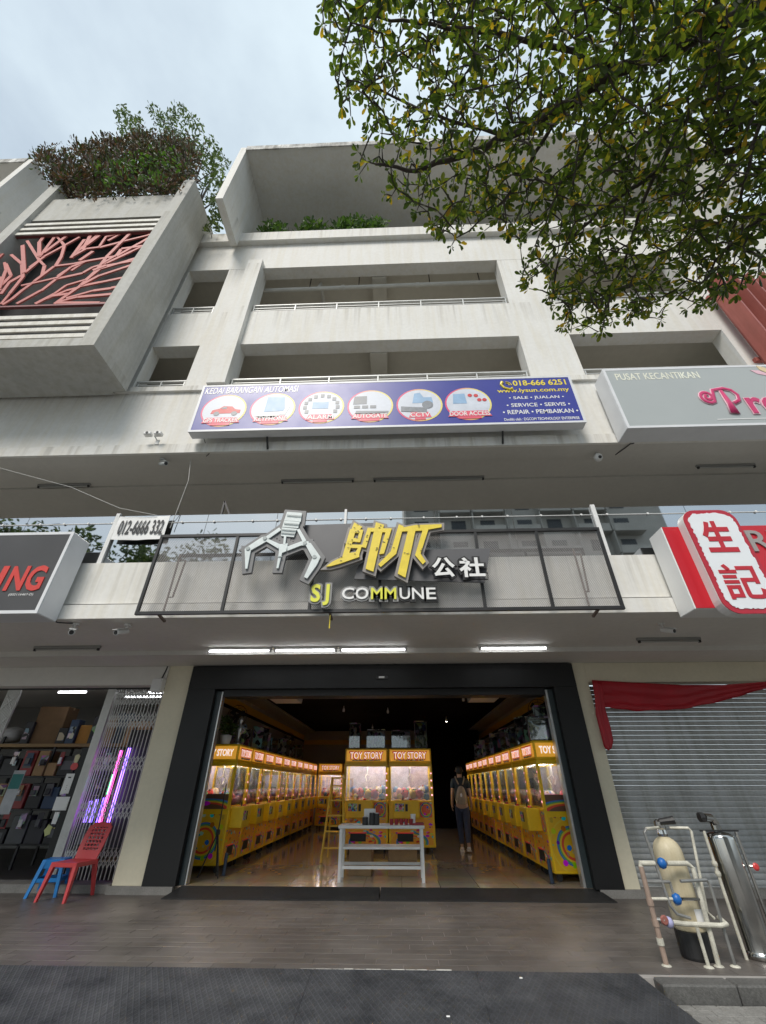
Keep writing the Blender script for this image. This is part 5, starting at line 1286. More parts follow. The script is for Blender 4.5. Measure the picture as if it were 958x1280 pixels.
# security cameras
def dome_cam(p, label):
    t = thing('security_camera', label, 'camera', p, 0, 'security cameras on the facade')
    BV('mount', WHITE, t, -.05, .05, -.03, .05, -.02, .0, .004)
    MB().tube([(0, 0, -.02), (0, -.10, -.03), (0, -.12, -.10)], .016, 8).build('arm', WHITE, t)
    MB().lathe((0, -.12, -.24), [(.01, 0), (.05, .012), (.072, .05), (.075, .10), (.05, .14), (.02, .15)], 16).build('housing', WHITE, t, True)
    MB().lathe((0, -.17, -.20), [(.03, 0), (.032, .02), (.02, .03)], 12, 'y').build('lens', DARKM, t)
def bullet_cam(p, label, rz=0, s=1.0, m=None):
    t = thing('security_camera', label, 'camera', p, rz, 'security cameras on the facade'); m = m or WHITE
    MB().lathe((0, 0, -.02*s), [(.045*s, 0), (.05*s, .012*s), (.05*s, .02*s)], 12).build('mount', m, t)
    MB().tube([(0, 0, -.02*s), (0, -.02*s, -.07*s), (0, -.05*s, -.10*s)], .014*s, 8).build('arm', m, t)
    MB().tube([(0, .02*s, -.09*s), (0, -.16*s, -.16*s)], .036*s, 12).build('barrel', m, t); MB().tube([(0, -.16*s, -.16*s), (0, -.165*s, -.162*s)], .028*s, 12).build('lens', DARKM, t)
    MB().bar((0, .02*s, -.045*s), (0, -.19*s, -.128*s), .078*s, .008*s).build('hood', m, t)
dome_cam((3.80, 6.20, 6.69), 'white dome camera hanging under the upper soffit at the right')
bullet_cam((-4.83, 6.02, 3.455), 'white bullet camera under the dark sign corner', R(35), 1.1)
bullet_cam((-4.06, 6.08, 3.455), 'white bullet camera under the parapet left of the doorway', R(-10), 1.1)
bullet_cam((4.05, 6.45, 3.499), 'bullet camera under the soffit near the red sign', R(25), 1.0)
bullet_cam((-4.42, 5.99, 6.635), 'grey floodlight camera under the upper slab edge', R(60), 1.1, RAILM)
t = thing('security_camera', 'white twin lens camera on the wall left of the blue sign', 'camera', (-4.52, 5.80, 6.94), 0, 'security cameras on the facade')
BV('mount', WHITE, t, -.03, .05, -.02, .0, -.10, .02, .004); MB().tube([(0, -.02, 0), (-.03, -.10, .05)], .012, 6).build('arm', WHITE, t)
for k in (-.16, .04): BV('head', WHITE, t, k - .05, k + .09, -.17, -.07, .03, .10, .01); MB().lathe((k + .02, -.171, .065), [(.025, 0), (.025, .008)], 10, 'y').build('lens', DARKM, t)
# loose cables
WIRE = M('wire_grey', (.42, .42, .40), .6, .1)
def cable(pts, r, m, label):
    P_ = [Vector(p) for p in pts]; out = []
    for i in range(len(P_) - 1):
        for k in range(6): out.append(P_[i].lerp(P_[i+1], k/6))
    out.append(P_[-1])
    for i in range(1, len(out) - 1): out[i].z -= .02*math.sin(math.pi*i/(len(out) - 1))
    tag(MB().tube(out, r, 5).build('cable', m), label, 'cable')
cable([atY(0, 585, 5.7), atY(90, 608, 5.72), atY(150, 634, 5.75), atY(196, 644, 5.82)], .006, WIRE, 'thin pale cable slanting across the upper soffit to the phone banner')
cable([(-3.88, 6.0, 6.64), atY(236, 600, 5.9), atY(222, 637, 5.86), atY(213, 660, 5.86)], .006, WIRE, 'thin cable dropping from the soffit beside the phone banner')
cable([atY(60, 768, 5.8), atY(72, 776, 5.86), (-4.83, 5.98, 3.45)], .010, DARKM, 'black cable looping from the dark sign to a camera')
cable([atY(255, 548, 5.79), atY(262, 566, 5.84), (-3.55, 5.92, 6.633)], .007, DARKM, 'short black cable under the left end of the blue sign')
cable([(4.35, 5.79, 6.6), (4.30, 5.82, 6.632), (4.18, 6.15, 6.64)], .010, DARKM, 'black cable under the grey sign corner')
bk_ = thing('wall_bracket', 'black triangular bracket rising above the balustrade glass', 'bracket', (-3.0, 5.97, 5.0))
MB().bar((0, 0, 0), (.0, 0, .62), .03).build('strut', DARKM, bk_); MB().bar((0, 0, .62), (.16, 0, .30), .03).build('strut', DARKM, bk_); MB().bar((0, 0, .30), (.16, 0, .30), .03).build('strut', DARKM, bk_)
jb = thing('junction_box', 'white junction box at the top of the left beige pillar', 'box', (-4.66, 8.50, 2.92))
BV('case', WHITE, jb, -.10, .10, -.10, .06, 0, .24, .01); B('cover', WHITEM, jb, -.085, .085, -.108, -.101, .02, .22)
MB().tube([(.02, 0, .24), (.05, .02, .40), (.06, .03, .49)], .012, 6).build('conduit', DARKM, jb)

# roller shutter, right
sh = thing('roller_shutter', 'closed grey steel roller shutter behind the water filters', 'shutter', (0, 0, 0))
SHM = M('shutter_steel', (.50, .515, .52), .6, .14, 2, spec=.3, streak=.22, fine=.08)
prof = [(0, 0), (-.012, .008), (-.020, .028), (-.020, .048), (-.010, .066), (0, .072), (.006, .072), (.006, 0)]
me_s = MB().prof_x(prof, 0, 3.92).mesh('slat', SHM)
z = .12
while z < 3.0:
    o = link('slat', me_s, sh); o.location = (3.66, 8.74, z); z += .0765
for x in (3.622, 7.56): B('guide_rail', ALU, sh, x, x + .045, 8.69, 8.80, .106, 3.058)
B('bottom_bar', SHM, sh, 3.665, 7.56, 8.715, 8.76, .106, .119)
# red cloth swag
rc = thing('red_cloth', 'red cloth swag draped over the top of the roller shutter', 'cloth', (0, 0, 0))
CL = M('red_satin', (.42, .008, .02), .5, .15, 4)
top = [(740, 850), (790, 853), (850, 856), (905, 856), (958, 852), (1010, 846)]
bot = [(752, 884), (795, 889), (850, 887), (905, 876), (958, 860), (1010, 848)]
def interp(pl, t): 
    t *= len(pl) - 1; i = min(int(t), len(pl) - 2); f_ = t - i
    f2 = f_; return (pl[i][0]*(1-f2) + pl[i+1][0]*f2, pl[i][1]*(1-f2) + pl[i+1][1]*f2)
NU, NV = 60, 14; vv = []; ff = []
for i in range(NU + 1):
    for k in range(NV + 1):
        a, b_ = interp(top, i/NU), interp(bot, i/NU); s = k/NV
        p = atY(a[0] + (b_[0]-a[0])*s, a[1] + (b_[1]-a[1])*s, 8.50)
        vv.append((p.x, 8.50 + (.013*math.sin(s*17 + i*.11 + 1.5*math.sin(i*.21)) + .007*math.sin(s*31 - i*.19 + math.sin(i*.47)))*(.3 + s) - .02*s, p.z + .006*math.sin(i*.9)*s))
for i in range(NU):
    for k in range(NV): q = i*(NV+1) + k; ff.append((q, q+NV+1, q+NV+2, q+1))
o = MB().add(vv, ff).build('swag', CL, rc, True); o.modifiers.new('thickness', 'SOLIDIFY').thickness = .004
l0 = [(740, 850), (744, 872), (745, 892), (751, 915), (756, 934), (761, 938)]; l1 = [(752, 852), (756, 880), (757, 888), (763, 908), (767, 926), (765, 935)]
vv = []; ff = []
for i in range(25):
    a, b_ = interp(l0, i/24), interp(l1, i/24)
    for k in range(7):
        p = atY(a[0] + (b_[0]-a[0])*k/6, a[1] + (b_[1]-a[1])*k/6, 8.46); vv.append((p.x, 8.46 + .018*math.sin(k*1.8 + i*.1), p.z))
for i in range(24):
    for k in range(6): q = i*7 + k; ff.append((q, q+1, q+8, q+7))
o = MB().add(vv, ff).build('tail', CL, rc, True); o.modifiers.new('thickness', 'SOLIDIFY').thickness = .004

# ------------------------------------------------------------------ left shop
LSW = M('left_shop_wall', (.30, .295, .28), .8, .1, 1)
struct('left_shop_floor', MB().box(-12, -4.3, 8.952, 13.2, -.1, .10), M('left_shop_tile', (.06, .055, .05), .5, .2, 2))
struct('left_shop_wall_back', MB().box(-12, -4.3, 13.0, 13.2, .1, 3.4), LSW)
struct('left_shop_wall_right', MB().box(-4.5, -4.3, 9.11, 13.0, .1, 3.4), LSW)
struct('left_shop_wall_left', MB().box(-12.2, -12, 8.9, 13.2, .1, 3.4), LSW)
struct('left_shop_ceiling', MB().box(-12, -4.3, 9.0, 13.2, 3.32, 3.40), SOFF)
def shop_tube(p, L, label):
    t = thing('tube_light', label, 'light', p, 0, 'tube lights in the left shop')
    BV('batten', WHITEM, t, -L/2, L/2, -.03, .03, -.04, -.001, .004); MB().tube([(-L/2, 0, -.06), (L/2, 0, -.06)], .02, 8).build('tube', EMIT('shop_tube', (.95, .97, 1), 3.5), t)
shop_tube((-7.15, 9.6, 3.19), .62, 'lit tube light at the front of the left shop')
shop_tube((-6.35, 11.0, 3.32), .9, 'lit tube light deeper in the left shop')
shop_tube((-5.15, 9.55, 3.16), .55, 'lit tube light behind the folding gate')
# wooden shelf rack with stock
rk = thing('shelf_rack', 'tall dark rack with wooden top shelf inside the left shop', 'shelf', (-7.3, 10.2, .10))
WOOD = M('shelf_wood', (.30, .19, .08), .6, .2, 4)
for x in (-2.4, -1.2, 0, 1.2, 2.4):
    for y in (-.28, .28): B('upright', DARKM, rk, x - .02, x + .02, y - .02, y + .02, 0, 2.2)
for z in (.35, .9, 1.45): B('shelf', DARKM, rk, -2.42, 2.42, -.30, .30, z, z + .03)
B('top_shelf', WOOD, rk, -2.45, 2.45, -.34, .32, 2.0, 2.06)
kinds = ['dark', 'grey', 'red', 'brown', 'navy', 'black']
STK = [M('stock_dark', (.04,.04,.045), .6, .3), M('stock_grey', (.10,.105,.11), .5, .3), M('stock_red', (.28,.03,.03), .5, .3), CARD, M('stock_navy', (.03,.06,.12), .5, .3), M('stock_black', (.012,.012,.014), .5, .3)]
nth = ['first', 'second', 'third', 'fourth', 'fifth', 'sixth', 'seventh', 'eighth', 'ninth', 'tenth', 'eleventh', 'twelfth']
SHN = {.38: 'bottom', .93: 'middle', 1.48: 'upper'}
for zi in (.38, .93, 1.48):
    x = -9.2; i = 0
    while x < -5.25 and i < 12:
        w = rnd.uniform(.22, .42); h = rnd.uniform(.2, .46); k = rnd.choice((0, 1, 1, 5, 5, 4, 3, 0, 0, 2))
        t = thing('stock_box', f'{nth[i]} {kinds[k]} pack from the left on the {SHN[zi]} rack shelf', 'box', (x + w/2, 9.98, .10 + zi + .002), rnd.uniform(-.06, .06), 'packs on the shelf rack')
        BV('pack', STK[k], t, -w/2 + .01, w/2 - .01, -.12, .2, 0, h, .008)
        if i % 3 == 1: BV('pack_label', (BOXP[2], STK[1], BOXP[1])[i % 3], t, -w*.3, w*.3, -.124, -.121, h*.3, h*.75, .001)
        x += w + .02; i += 1
for r_ in range(3):
    for i in range(12):
        x = -9.0 + i*.33 + rnd.uniform(-.03, .03); z = (.62, 1.14, 1.66)[r_] + .10; w = rnd.uniform(.10, .17); h = rnd.uniform(.16, .26)
        t = thing('blister_pack', f'{nth[i]} hanging pack from the left on the {["lower", "centre", "upper"][r_]} hook rail of the rack', 'pack', (x, 9.80 + rnd.uniform(0, .04), z), rnd.uniform(-.25, .25), 'packs hanging on hook rails')
        BV('card', BOXP[(i + r_) % 3] if i % 2 else STK[(i*2 + r_) % 6], t, -w/2, w/2, 0, .006, 0, h, .001)
        BV('bubble', (STK[1], STK[0], WHITE)[(i + r_) % 3], t, -w*.32, w*.32, -.03, -.0005, h*.1, h*.6, .008); MB().tube([(0, .003, h - .012), (0, .16, h + .03)], .004, 5).build('hook', ALU, t)
zt_ = .10 + 2.062
carton(-7.72, 10.2, zt_, .62, .4, .74, 'big brown cardboard box high on the left shop rack', R(4), M('card_dark', (.20, .12, .06), .8, .2, 5))
for i, (x, w, h, k) in enumerate(((-8.05, .16, .42, 0), (-7.25, .2, .3, 5), (-7.05, .18, .46, 4), (-5.88, .14, .3, 1), (-6.58, .13, .52, 0))):
    t = thing('stock_box', f'{["slim dark", "squat black", "narrow navy", "small grey", "thin upright dark"][i]} pack squeezed between the cartons on the rack top', 'box', (x, 10.0, zt_), rnd.uniform(-.1, .1), 'packs on the shelf rack')
    BV('pack', STK[k], t, -w/2, w/2, -.1, .1, 0, h, .006); BV('pack_label', BOXP[i % 3], t, -w*.35, w*.35, -.104, -.101, h*.2, h*.7, .001)
carton(-6.35, 10.15, zt_, .42, .4, .50, 'plain cardboard box beside the orange stock on the rack', R(-6))
carton(-5.62, 10.1, zt_, .5, .4, .42, 'open looking light brown box at the right end of the rack', R(5), M('card_light', (.50, .33, .18), .8, .15, 5))
carton(-6.75, 10.15, zt_, .40, .36, .36, 'orange brown carton in the middle of the rack top', R(0), M('card_orange', (.45, .22, .05), .8, .15, 5))
carton(-6.05, 10.2, zt_, .36, .36, .60, 'dark blue box standing on the rack top', R(3), STK[4])
carton(-5.15, 10.2, zt_ , .36, .3, .85, 'dark red box tallest at the right end of the rack', R(-3), STK[2])
sk = thing('sack', 'pale plastic wrapped sack slumped on the rack top', 'sack', (-8.55, 10.15, zt_))
skin('bag', [(-.3,0,.12,(.22,.12)), (0,0,.22,(.26,.2)), (.25,0,.15,(.2,.13))], [(0,1),(1,2)], M('sack_plastic', (.42, .42, .42), .4, .15, 5), sk)
# dark notice panel by the gate and a poster
np_ = thing('notice_panel', 'dark door panel with paper notices beside the folding gate', 'door', (0, 0, 0))
B('leaf', BLACKP, np_, -6.02, -5.62, 8.90, 8.95, .11, 2.02)
for (xa, ya, xb, yb), m_, nm in ((((75, 992, 94, 967)), WHITE, 'notice'), ((65, 1013, 88, 996), WHITE, 'notice'), ((64, 1030, 75, 1015), WHITE, 'notice')):
    a, b_ = atY(xa, ya, 8.893), atY(xb, yb, 8.893)
    B(nm, m_, np_, a.x, b_.x, 8.893, 8.899, a.z, b_.z)
a, b_ = atY(75, 992, 8.888), atY(94, 967, 8.888); B('print_line', SLOT, np_, a.x + .05, b_.x - .05, 8.890, 8.8925, b_.z - .07, b_.z - .05)
for k in range(3): B('print_line', FIT, np_, a.x + .07, b_.x - .07, 8.890, 8.8925, a.z + .06 + k*.03, a.z + .07 + k*.03)
a = atY(60, 1038, 8.89); MB().prism([(a.x + .05*math.cos(R(i*36))*(1 + .4*(i % 2)), a.z + .07*math.sin(R(i*36))*(1 + .3*(i % 2))) for i in range(10)], 8.890, 8.899).build('sticker', M('sticker_lime', (.50, .52, .22), .5), np_)
a = atY(93, 958, 8.89); MB().prism(ell(a.x, a.z, .07, .06, 14), 8.890, 8.899).build('sticker', PRED, np_); MB().prism([(a.x - .03, a.z + .06), (a.x + .03, a.z + .06), (a.x + .05, a.z + .17), (a.x, a.z + .2), (a.x - .05, a.z + .17)], 8.890, 8.899).build('sticker', M('sticker_cream', (.6, .56, .35), .5), np_)
po = thing('poster', 'teal and white poster standing in front of the shop rack', 'poster', (0, 0, 0))
a, b_ = atY(-4, 1018, 9.3), atY(33, 963, 9.3)
B('sheet', M('poster_white', (.50, .52, .55), .5, .25, 3), po, a.x, b_.x, 9.3, 9.31, a.z, b_.z)
B('header_band', M('poster_teal', (.03, .20, .19), .5, .15), po, a.x + .01, b_.x - .01, 9.295, 9.2995, b_.z - .30, b_.z - .06)
MB().bar((b_.x - .2, 9.33, .1), (b_.x - .2, 9.33, b_.z - .1), .03).build('stand', DARKM, po)
# coloured LED tubes behind the gate
for i, (px0, py0, px1, py1, c, s, lab) in enumerate(((160, 935, 138, 1028, (.30, .16, 1.0), 2.6, 'long violet LED tube behind the gate'), (150, 938, 128, 1028, (1.0, .12, .55), 2.0, 'long pink LED tube behind the gate'),
    (141, 968, 134, 993, (.10, .9, .35), 2.2, 'short green LED tube behind the gate'), (131, 997, 122, 1028, (.20, .10, 1.0), 2.6, 'bright violet LED tube above the red chair'), (121, 999, 114, 1028, (.28, .18, .9), 1.6, 'dim violet LED tube, first above the red chair'), (113, 1001, 107, 1028, (.28, .18, .9), 1.3, 'dimmest violet LED tube at the left end'))):
    a, b_ = atY(px0, py0, 9.15), atY(px1, py1, 9.15)
    x = (a.x + b_.x)/2
    t = thing('led_tube', lab, 'light', (x, 9.15, b_.z), 0, 'coloured LED tubes behind the gate'); L = a.z - b_.z
    MB().tube([(0, 0, 0), (0, 0, L)], .026, 10).build('glow_tube', EMIT('led_%d' % i, c, s), t)
    for z in (-.012, L): MB().lathe((0, 0, z), [(.038, 0), (.038, .012)], 10).build('end_cap', DARKM, t)
B_ = thing('led_rack', 'dark stand holding the coloured LED tubes', 'rack', (0, 0, 0)); B('back_board', STK[0], B_, -5.35, -4.62, 9.22, 9.25, .5, 2.35); 
for x in (-5.3, -4.67): B('upright', DARKM, B_, x - .02, x + .02, 9.215, 9.26, .1, 2.4)
for z in (.3, .55): B('shelf', WOOD, B_, -5.35, -4.62, 9.27, 9.6, z, z + .03)
# folding gate: upright channels joined by lazy-tong strips
fg = thing('folding_gate', 'white collapsible lattice gate pushed halfway across the left shop', 'gate', (0, 0, 0))
GATE = M('gate_steel', (.62, .62, .60), .45, .12, 6, metal=.2)
gx0, gx1, GY_ = -5.62, -4.62, 8.78
n = 17; gxs = [gx0 + (gx1 - gx0)*(i/n)**1.25 for i in range(n + 1)]
for x in gxs: B('channel', GATE, fg, x - .005, x + .005, GY_, GY_ + .018, .13, 3.03)
for zc in (.40, 1.05, 1.75, 2.45, 2.85):
    for i in range(n - 1):
        for s in (-1, 1):
            MB().bar((gxs[i], GY_ - .006 - .004*s, zc - s*.12), (gxs[i+2], GY_ - .006 - .004*s, zc + s*.12), .004, .010, (0, 0, 1)).build('lattice_strip', GATE, fg)
            MB().bar((gxs[i], GY_ + .03 - .004*s, zc + .06 - s*.12), (gxs[i+2], GY_ + .03 - .004*s, zc + .06 + s*.12), .004, .014, (0, 0, 1)).build('lattice_strip', GATE, fg) if i % 2 and zc > 2 else None
for k in range(7): 
    x = -5.66 - k*.022; B('channel', GATE, fg, x - .009, x + .009, GY_ - .02, GY_ + .05, .13, 3.03)
B('track', DARKM, fg, -9.5, -4.57, 8.77, 8.82, 3.032, 3.058)
g2 = thing('folding_gate', 'folded lattice gate at the far left photo edge', 'gate', (0, 0, 0))
for k in range(9): x = -7.86 + k*.03; B('channel', GATE, g2, x - .009, x + .009, 8.77, 8.82, .13, 3.03)
for zc in (1.9, 2.4, 2.8):
    for s in (-1, 1): MB().bar((-7.86, 8.76 - .004*s, zc - s*.15), (-7.62, 8.76 - .004*s, zc + s*.15), .004, .016).build('lattice_strip', GATE, g2)

# ------------------------------------------------------------------ red chair and blue stool
CHR = M('chair_red', (.55, .055, .06), .38, .06, 4, coord='O'); STB = M('stool_blue', (.01, .22, .62), .35, .08, 4, coord='O')
chr_ = thing('plastic_chair', 'red plastic chair with perforated back beside the left pillar', 'chair', (-5.05, 8.23, .0), R(-8))
def leg(a, b_, w0, w1, nm, m, par): # tapered angle leg
    a, b_ = Vector(a), Vector(b_)
    v = []
    for p, w in ((a, w0), (b_, w1)): v += [(p.x - w, p.y - w, p.z), (p.x + w, p.y - w, p.z), (p.x + w, p.y + w, p.z), (p.x - w, p.y + w, p.z)]
    MB().add(v, [(0,3,2,1),(4,5,6,7),(0,1,5,4),(1,2,6,5),(2,3,7,6),(3,0,4,7)]).build(nm, m, par)
for sx in (-1, 1):
    leg((sx*.235, -.27, 0), (sx*.19, -.20, .43), .018, .030, 'leg', CHR, chr_)
    leg((sx*.225, .29, 0), (sx*.18, .19, .43), .018, .030, 'leg', CHR, chr_)
bm = bmesh.new(); bmesh.ops.create_grid(bm, x_segments=10, y_segments=10, size=.5)
for v in bm.verts:
    x, y = v.co.x, v.co.y; v.co = Vector((x*.44*(1 - .08*(y + .5)), y*.46, .445 - .018*math.cos(x*3)*math.cos(y*2.4) + .03*max(0, abs(x) - .42)*-1))
me = bpy.data.meshes.new('seat'); bm.to_mesh(me); bm.free(); me.materials.append(CHR)
o = link('seat', me, chr_); o.modifiers.new('thickness', 'SOLIDIFY').thickness = .018
for a in ((-.215,.215,-.235,-.215),(-.20,.20,.205,.222)): BV('apron', CHR, chr_, *a, .385, .438, .006)
for s in (-1, 1): BV('apron', CHR, chr_, s*.205 - .012, s*.205 + .012, -.214, .204, .385, .436, .006)
# perforated back: a curved sheet with rows of holes
nu, nv = 22, 30; vv = {}; vl = []; ff = []
for i in range(nu + 1):
    for k in range(nv + 1):
        u = i/nu*2 - 1; s = k/nv; w = .195 + .02*math.sin(s*3) - (.035 if s > .92 else 0)*(abs(u) > .8)
        vl.append((u*w, .205 + .13*s + .03*s*s - .025*u*u, .44 + .46*s - .012*u*u*(s > .9)))
for i in range(nu):
    for k in range(nv):
        inside = 4 <= i < nu - 4 and 7 <= k < nv - 4
        hole = inside and ((i + (k//2) % 2 * 1) % 3 != 0) and (k % 3 != 0)
        if not hole: q = i*(nv+1) + k; ff.append((q, q+nv+1, q+nv+2, q+1))
o = MB().add(vl, ff).build('backrest', CHR, chr_, False); o.modifiers.new('thickness', 'SOLIDIFY').thickness = .014
stl = thing('plastic_stool', 'blue plastic stool half behind the red chair', 'stool', (-5.50, 8.46, 0), R(14))
MB().prism(rrect(-.15, .15, -.15, .15, .05), 0, .03).build('top_', None, stl)
o = [c for c in bpy.data.objects if c.parent == stl][0]; o.name = 'seat'; o.data.materials.clear(); o.data.materials.append(STB); o.rotation_euler = (R(-90), 0, 0); o.location = (0, 0, .44)
for sx in (-1, 1):
    for sy in (-1, 1):
        leg((sx*.20, sy*.20, 0), (sx*.125, sy*.125, .442), .020, .028, 'leg', STB, stl)
for z, q in ((.33, .145), (.17, .172)):
    for s in (-1, 1):
        BV('cross_piece', STB, stl, -q, q, s*q - .008, s*q + .008, z, z + (.10 if z > .3 else .05), .004); BV('cross_piece', STB, stl, s*q - .008, s*q + .008, -q + .01, q - .01, z, z + (.10 if z > .3 else .05), .004)

# ------------------------------------------------------------------ water filters, right
wf = thing('water_filter', 'beige water filter tank with white pipes and blue valves', 'water filter', (0, 0, 0))
FRP = M('tank_beige', (.60, .53, .37), .5, .10, 4, streak=.16, fine=.06); PVC = M('pvc_white', (.62, .60, .51), .5, .3, 9, fine=.2); CPV = M('pipe_weathered', (.34, .25, .20), .6, .3, 9); BVAL = M('valve_blue', (.01, .12, .42), .4, .1); PGAL = M('pipe_steel_grey', (.30, .30, .29), .4, .2, 8, metal=.5)
tc_ = (2.90, 5.93)
MB().lathe((*tc_, 0), [(.145, .0), (.15, .02), (.15, .20), (.142, .205)], 28).build('foot_base', DARKM, wf)
MB().lathe((*tc_, .206), [(.138, 0), (.141, .008), (.142, .03), (.142, .2), (.142, .4), (.142, .57), (.141, .60), (.137, .63), (.128, .66), (.112, .69), (.088, .715), (.06, .732), (.04, .740), (.038, .745)], 28).build('tank', FRP, wf, True)
MB().lathe((*tc_, .95), [(.045, 0), (.05, .02), (.045, .06), (.055, .07), (.055, .13), (.03, .15)], 16).build('valve_head', STEEL, wf)
MB().tube([(tc_[0] - .02, tc_[1] - .05, 1.08), (tc_[0] + .12, tc_[1] - .10, 1.10)], [.03, .04], 10).build('valve_lever', DARKM, wf)
B('rating_label', WHITE, wf, tc_[0] + .02, tc_[0] + .10, tc_[1] - .146, tc_[1] - .139, .25, .38)
PYf = 5.70      # pipework plane in front of the tank
def PX(px, py, Y=PYf): p = atY(px, py, Y); return (p.x, p.y, p.z)
def pipe(pts, r, m, nm='pipe'): return MB().tube(pts, r, 10).build(nm, m, wf)
pl_ = [PX(793, 1078), PX(800, 1110), PX(808, 1140), PX(818, 1170)]
xL = atZ(824, 1200, .0).x
pipe([(2.47, PYf, .0), (2.47, PYf, .72)], .024, CPV, 'inlet_pipe')
pipe([(2.47, PYf, .72), (2.47, PYf, .745), (2.62, PYf, .745)], .022, PVC)
for z in (.14, .27, .42): MB().lathe((2.47, PYf, z), [(.031, 0), (.031, .05)], 12).build('pipe_joint', CPV if z > .2 else PVC, wf)
MB().lathe((2.55, PYf - .03, .32), [(.035, -.008), (.04, 0), (.03, .012)], 10, 'y').build('handwheel', M('valve_rust', (.28, .10, .08), .6, .3), wf); pipe([(2.47, PYf, .32), (2.55, PYf - .03, .32)], .016, PGAL)
def ball(c, r, m, nm):
    MB().lathe((c[0], c[1], c[2] - r), [(r*.2, 0), (r*.7, r*.25), (r, r), (r*.7, r*1.75), (r*.2, 2*r)], 14).build(nm, m, wf, True)
v1 = PX(826, 1073); v2 = PX(845, 1120); v3 = PX(834, 1144)
ball((v1[0], PYf, .745), .046, BVAL, 'valve'); ball((v2[0], PYf, .47), .046, BVAL, 'valve'); ball((v3[0], PYf, .30), .042, M('valve_lilac', (.40, .40, .62), .5, .1), 'valve')
pipe([(v1[0] + .05, PYf, .745), (v1[0] + .26, PYf, .745), (v1[0] + .30, PYf, .71), (2.95, PYf, .0)], .022, PVC)
pipe([(2.49, PYf, .60), (2.72, PYf, .60)], .014, PGAL); pipe([(2.49, PYf, .47), (v2[0], PYf, .47)], .013, PVC); pipe([(v2[0] + .05, PYf, .47), (v2[0] + .26, PYf, .47)], .013, STEEL)
pipe([(2.49, PYf, .30), (v3[0], PYf, .30)], .014, PGAL); pipe([(v3[0] + .04, PYf, .30), (v3[0] + .14, PYf, .29), (3.06, PYf - .05, .29), (3.12, PYf - .05, .30), (3.12, PYf + .05, .33)], .020, PVC)
pipe([(2.63, PYf, 1.03), (2.60, PYf, 1.0), (2.66, PYf, .42), (2.70, PYf, .36), (2.82, PYf, .33)], .014, PGAL); pipe([(2.63, PYf, 1.03), (2.84, 5.86, 1.03)], .014, PVC)
pipe([(2.96, 5.86, 1.03), (3.13, PYf + .1, 1.03), (3.15, PYf + .1, 1.0), (3.05, PYf + .1, .36), (3.10, PYf + .1, .31)], .014, PVC)
pipe([(2.78, PYf - .1, .62), (3.08, PYf - .02, .62), (3.10, PYf - .02, .59), (3.10, PYf, .0)], .014, PGAL); pipe([(2.84, PYf - .03, .27), (2.84, PYf - .03, .0)], .016, PVC)
pipe([(2.72, PYf, .60), (2.72, PYf, .42)], .012, PGAL)
for x in (2.47, 2.84, 2.95, 3.10): MB().lathe((x, PYf if x != 2.84 else PYf - .03, .001), [(.045, 0), (.04, .006), (.024, .012)], 12).build('floor_flange', PVC, wf)
sf = thing('steel_filter', 'polished stainless steel filter column at the right photo edge', 'water filter', (0, 0, 0)); wf2 = sf
sc_ = (3.52, 5.96)
MB().lathe((*sc_, 0), [(.15, 0), (.15, .05), (.139, .055), (.138, .06), (.138, .2), (.138, .5), (.138, .93), (.136, .945), (.128, .965), (.10, .982), (.06, .99), (.05, .992)], 28).build('cylinder', STEEL, sf, True)
MB().tube([(sc_[0], sc_[1], .985), (sc_[0], sc_[1], 1.06), (sc_[0] - .04, sc_[1] - .02, 1.11), (sc_[0] - .13, sc_[1] - .06, 1.12)], [.045, .045, .045, .04], 12).build('outlet_elbow', STEEL, sf)
MB().lathe((sc_[0] - .13, sc_[1] - .06, 1.12), [(.045, -.05), (.045, 0)], 12, 'x').build('outlet_cap', DARKM, sf)
for a in ((-.18, -.06), (.175, -.04)): MB().tube([(sc_[0] + a[0], sc_[1] + a[1], 0.0), (sc_[0] + a[0], sc_[1] + a[1], 1.0)], .016, 8).build('side_pipe', PVC if a[0] < 0 else STEEL, sf)
MB().bar((sc_[0] - .22, sc_[1] - .06, 1.0), (sc_[0] + .2, sc_[1] - .05, 1.0), .015).build('clamp_bar', DARKM, sf)
for z in (.62, .70): ball.__call__ if False else MB().lathe((sc_[0] - .18, sc_[1] - .06, z), [(.024, 0), (.028, .02), (.024, .04)], 10).build('pipe_joint', PVC, sf)
MB().lathe((sc_[0] + .22, sc_[1] - .09, .70), [(.03, -.006), (.035, 0), (.02, .01)], 10, 'y').build('handwheel', PRED, sf); MB().tube([(sc_[0] + .175, sc_[1] - .04, .70), (sc_[0] + .22, sc_[1] - .09, .70)], .012, 6).build('valve_stem', STEEL, sf)

# ================================================================== PLANTS
BARK = M('bark', (.055, .045, .035), .9, .3, 20, .6, 60)
def in_poly(x, y, pl):
    c = False; n = len(pl)
    for i in range(n):
        x1, y1 = pl[i]; x2, y2 = pl[(i+1) % n]
        if (y1 > y) != (y2 > y) and x < (x2 - x1)*(y - y1)/(y2 - y1) + x1: c = not c
    return c
def scatter(pl, n, rg):
    xs = [p[0] for p in pl]; ys = [p[1] for p in pl]; out = []
    while len(out) < n:
        x, y = rg.uniform(min(xs), max(xs)), rg.uniform(min(ys), max(ys))
        if in_poly(x, y, pl): out.append((x, y))
    return out
rf = random.Random(21)
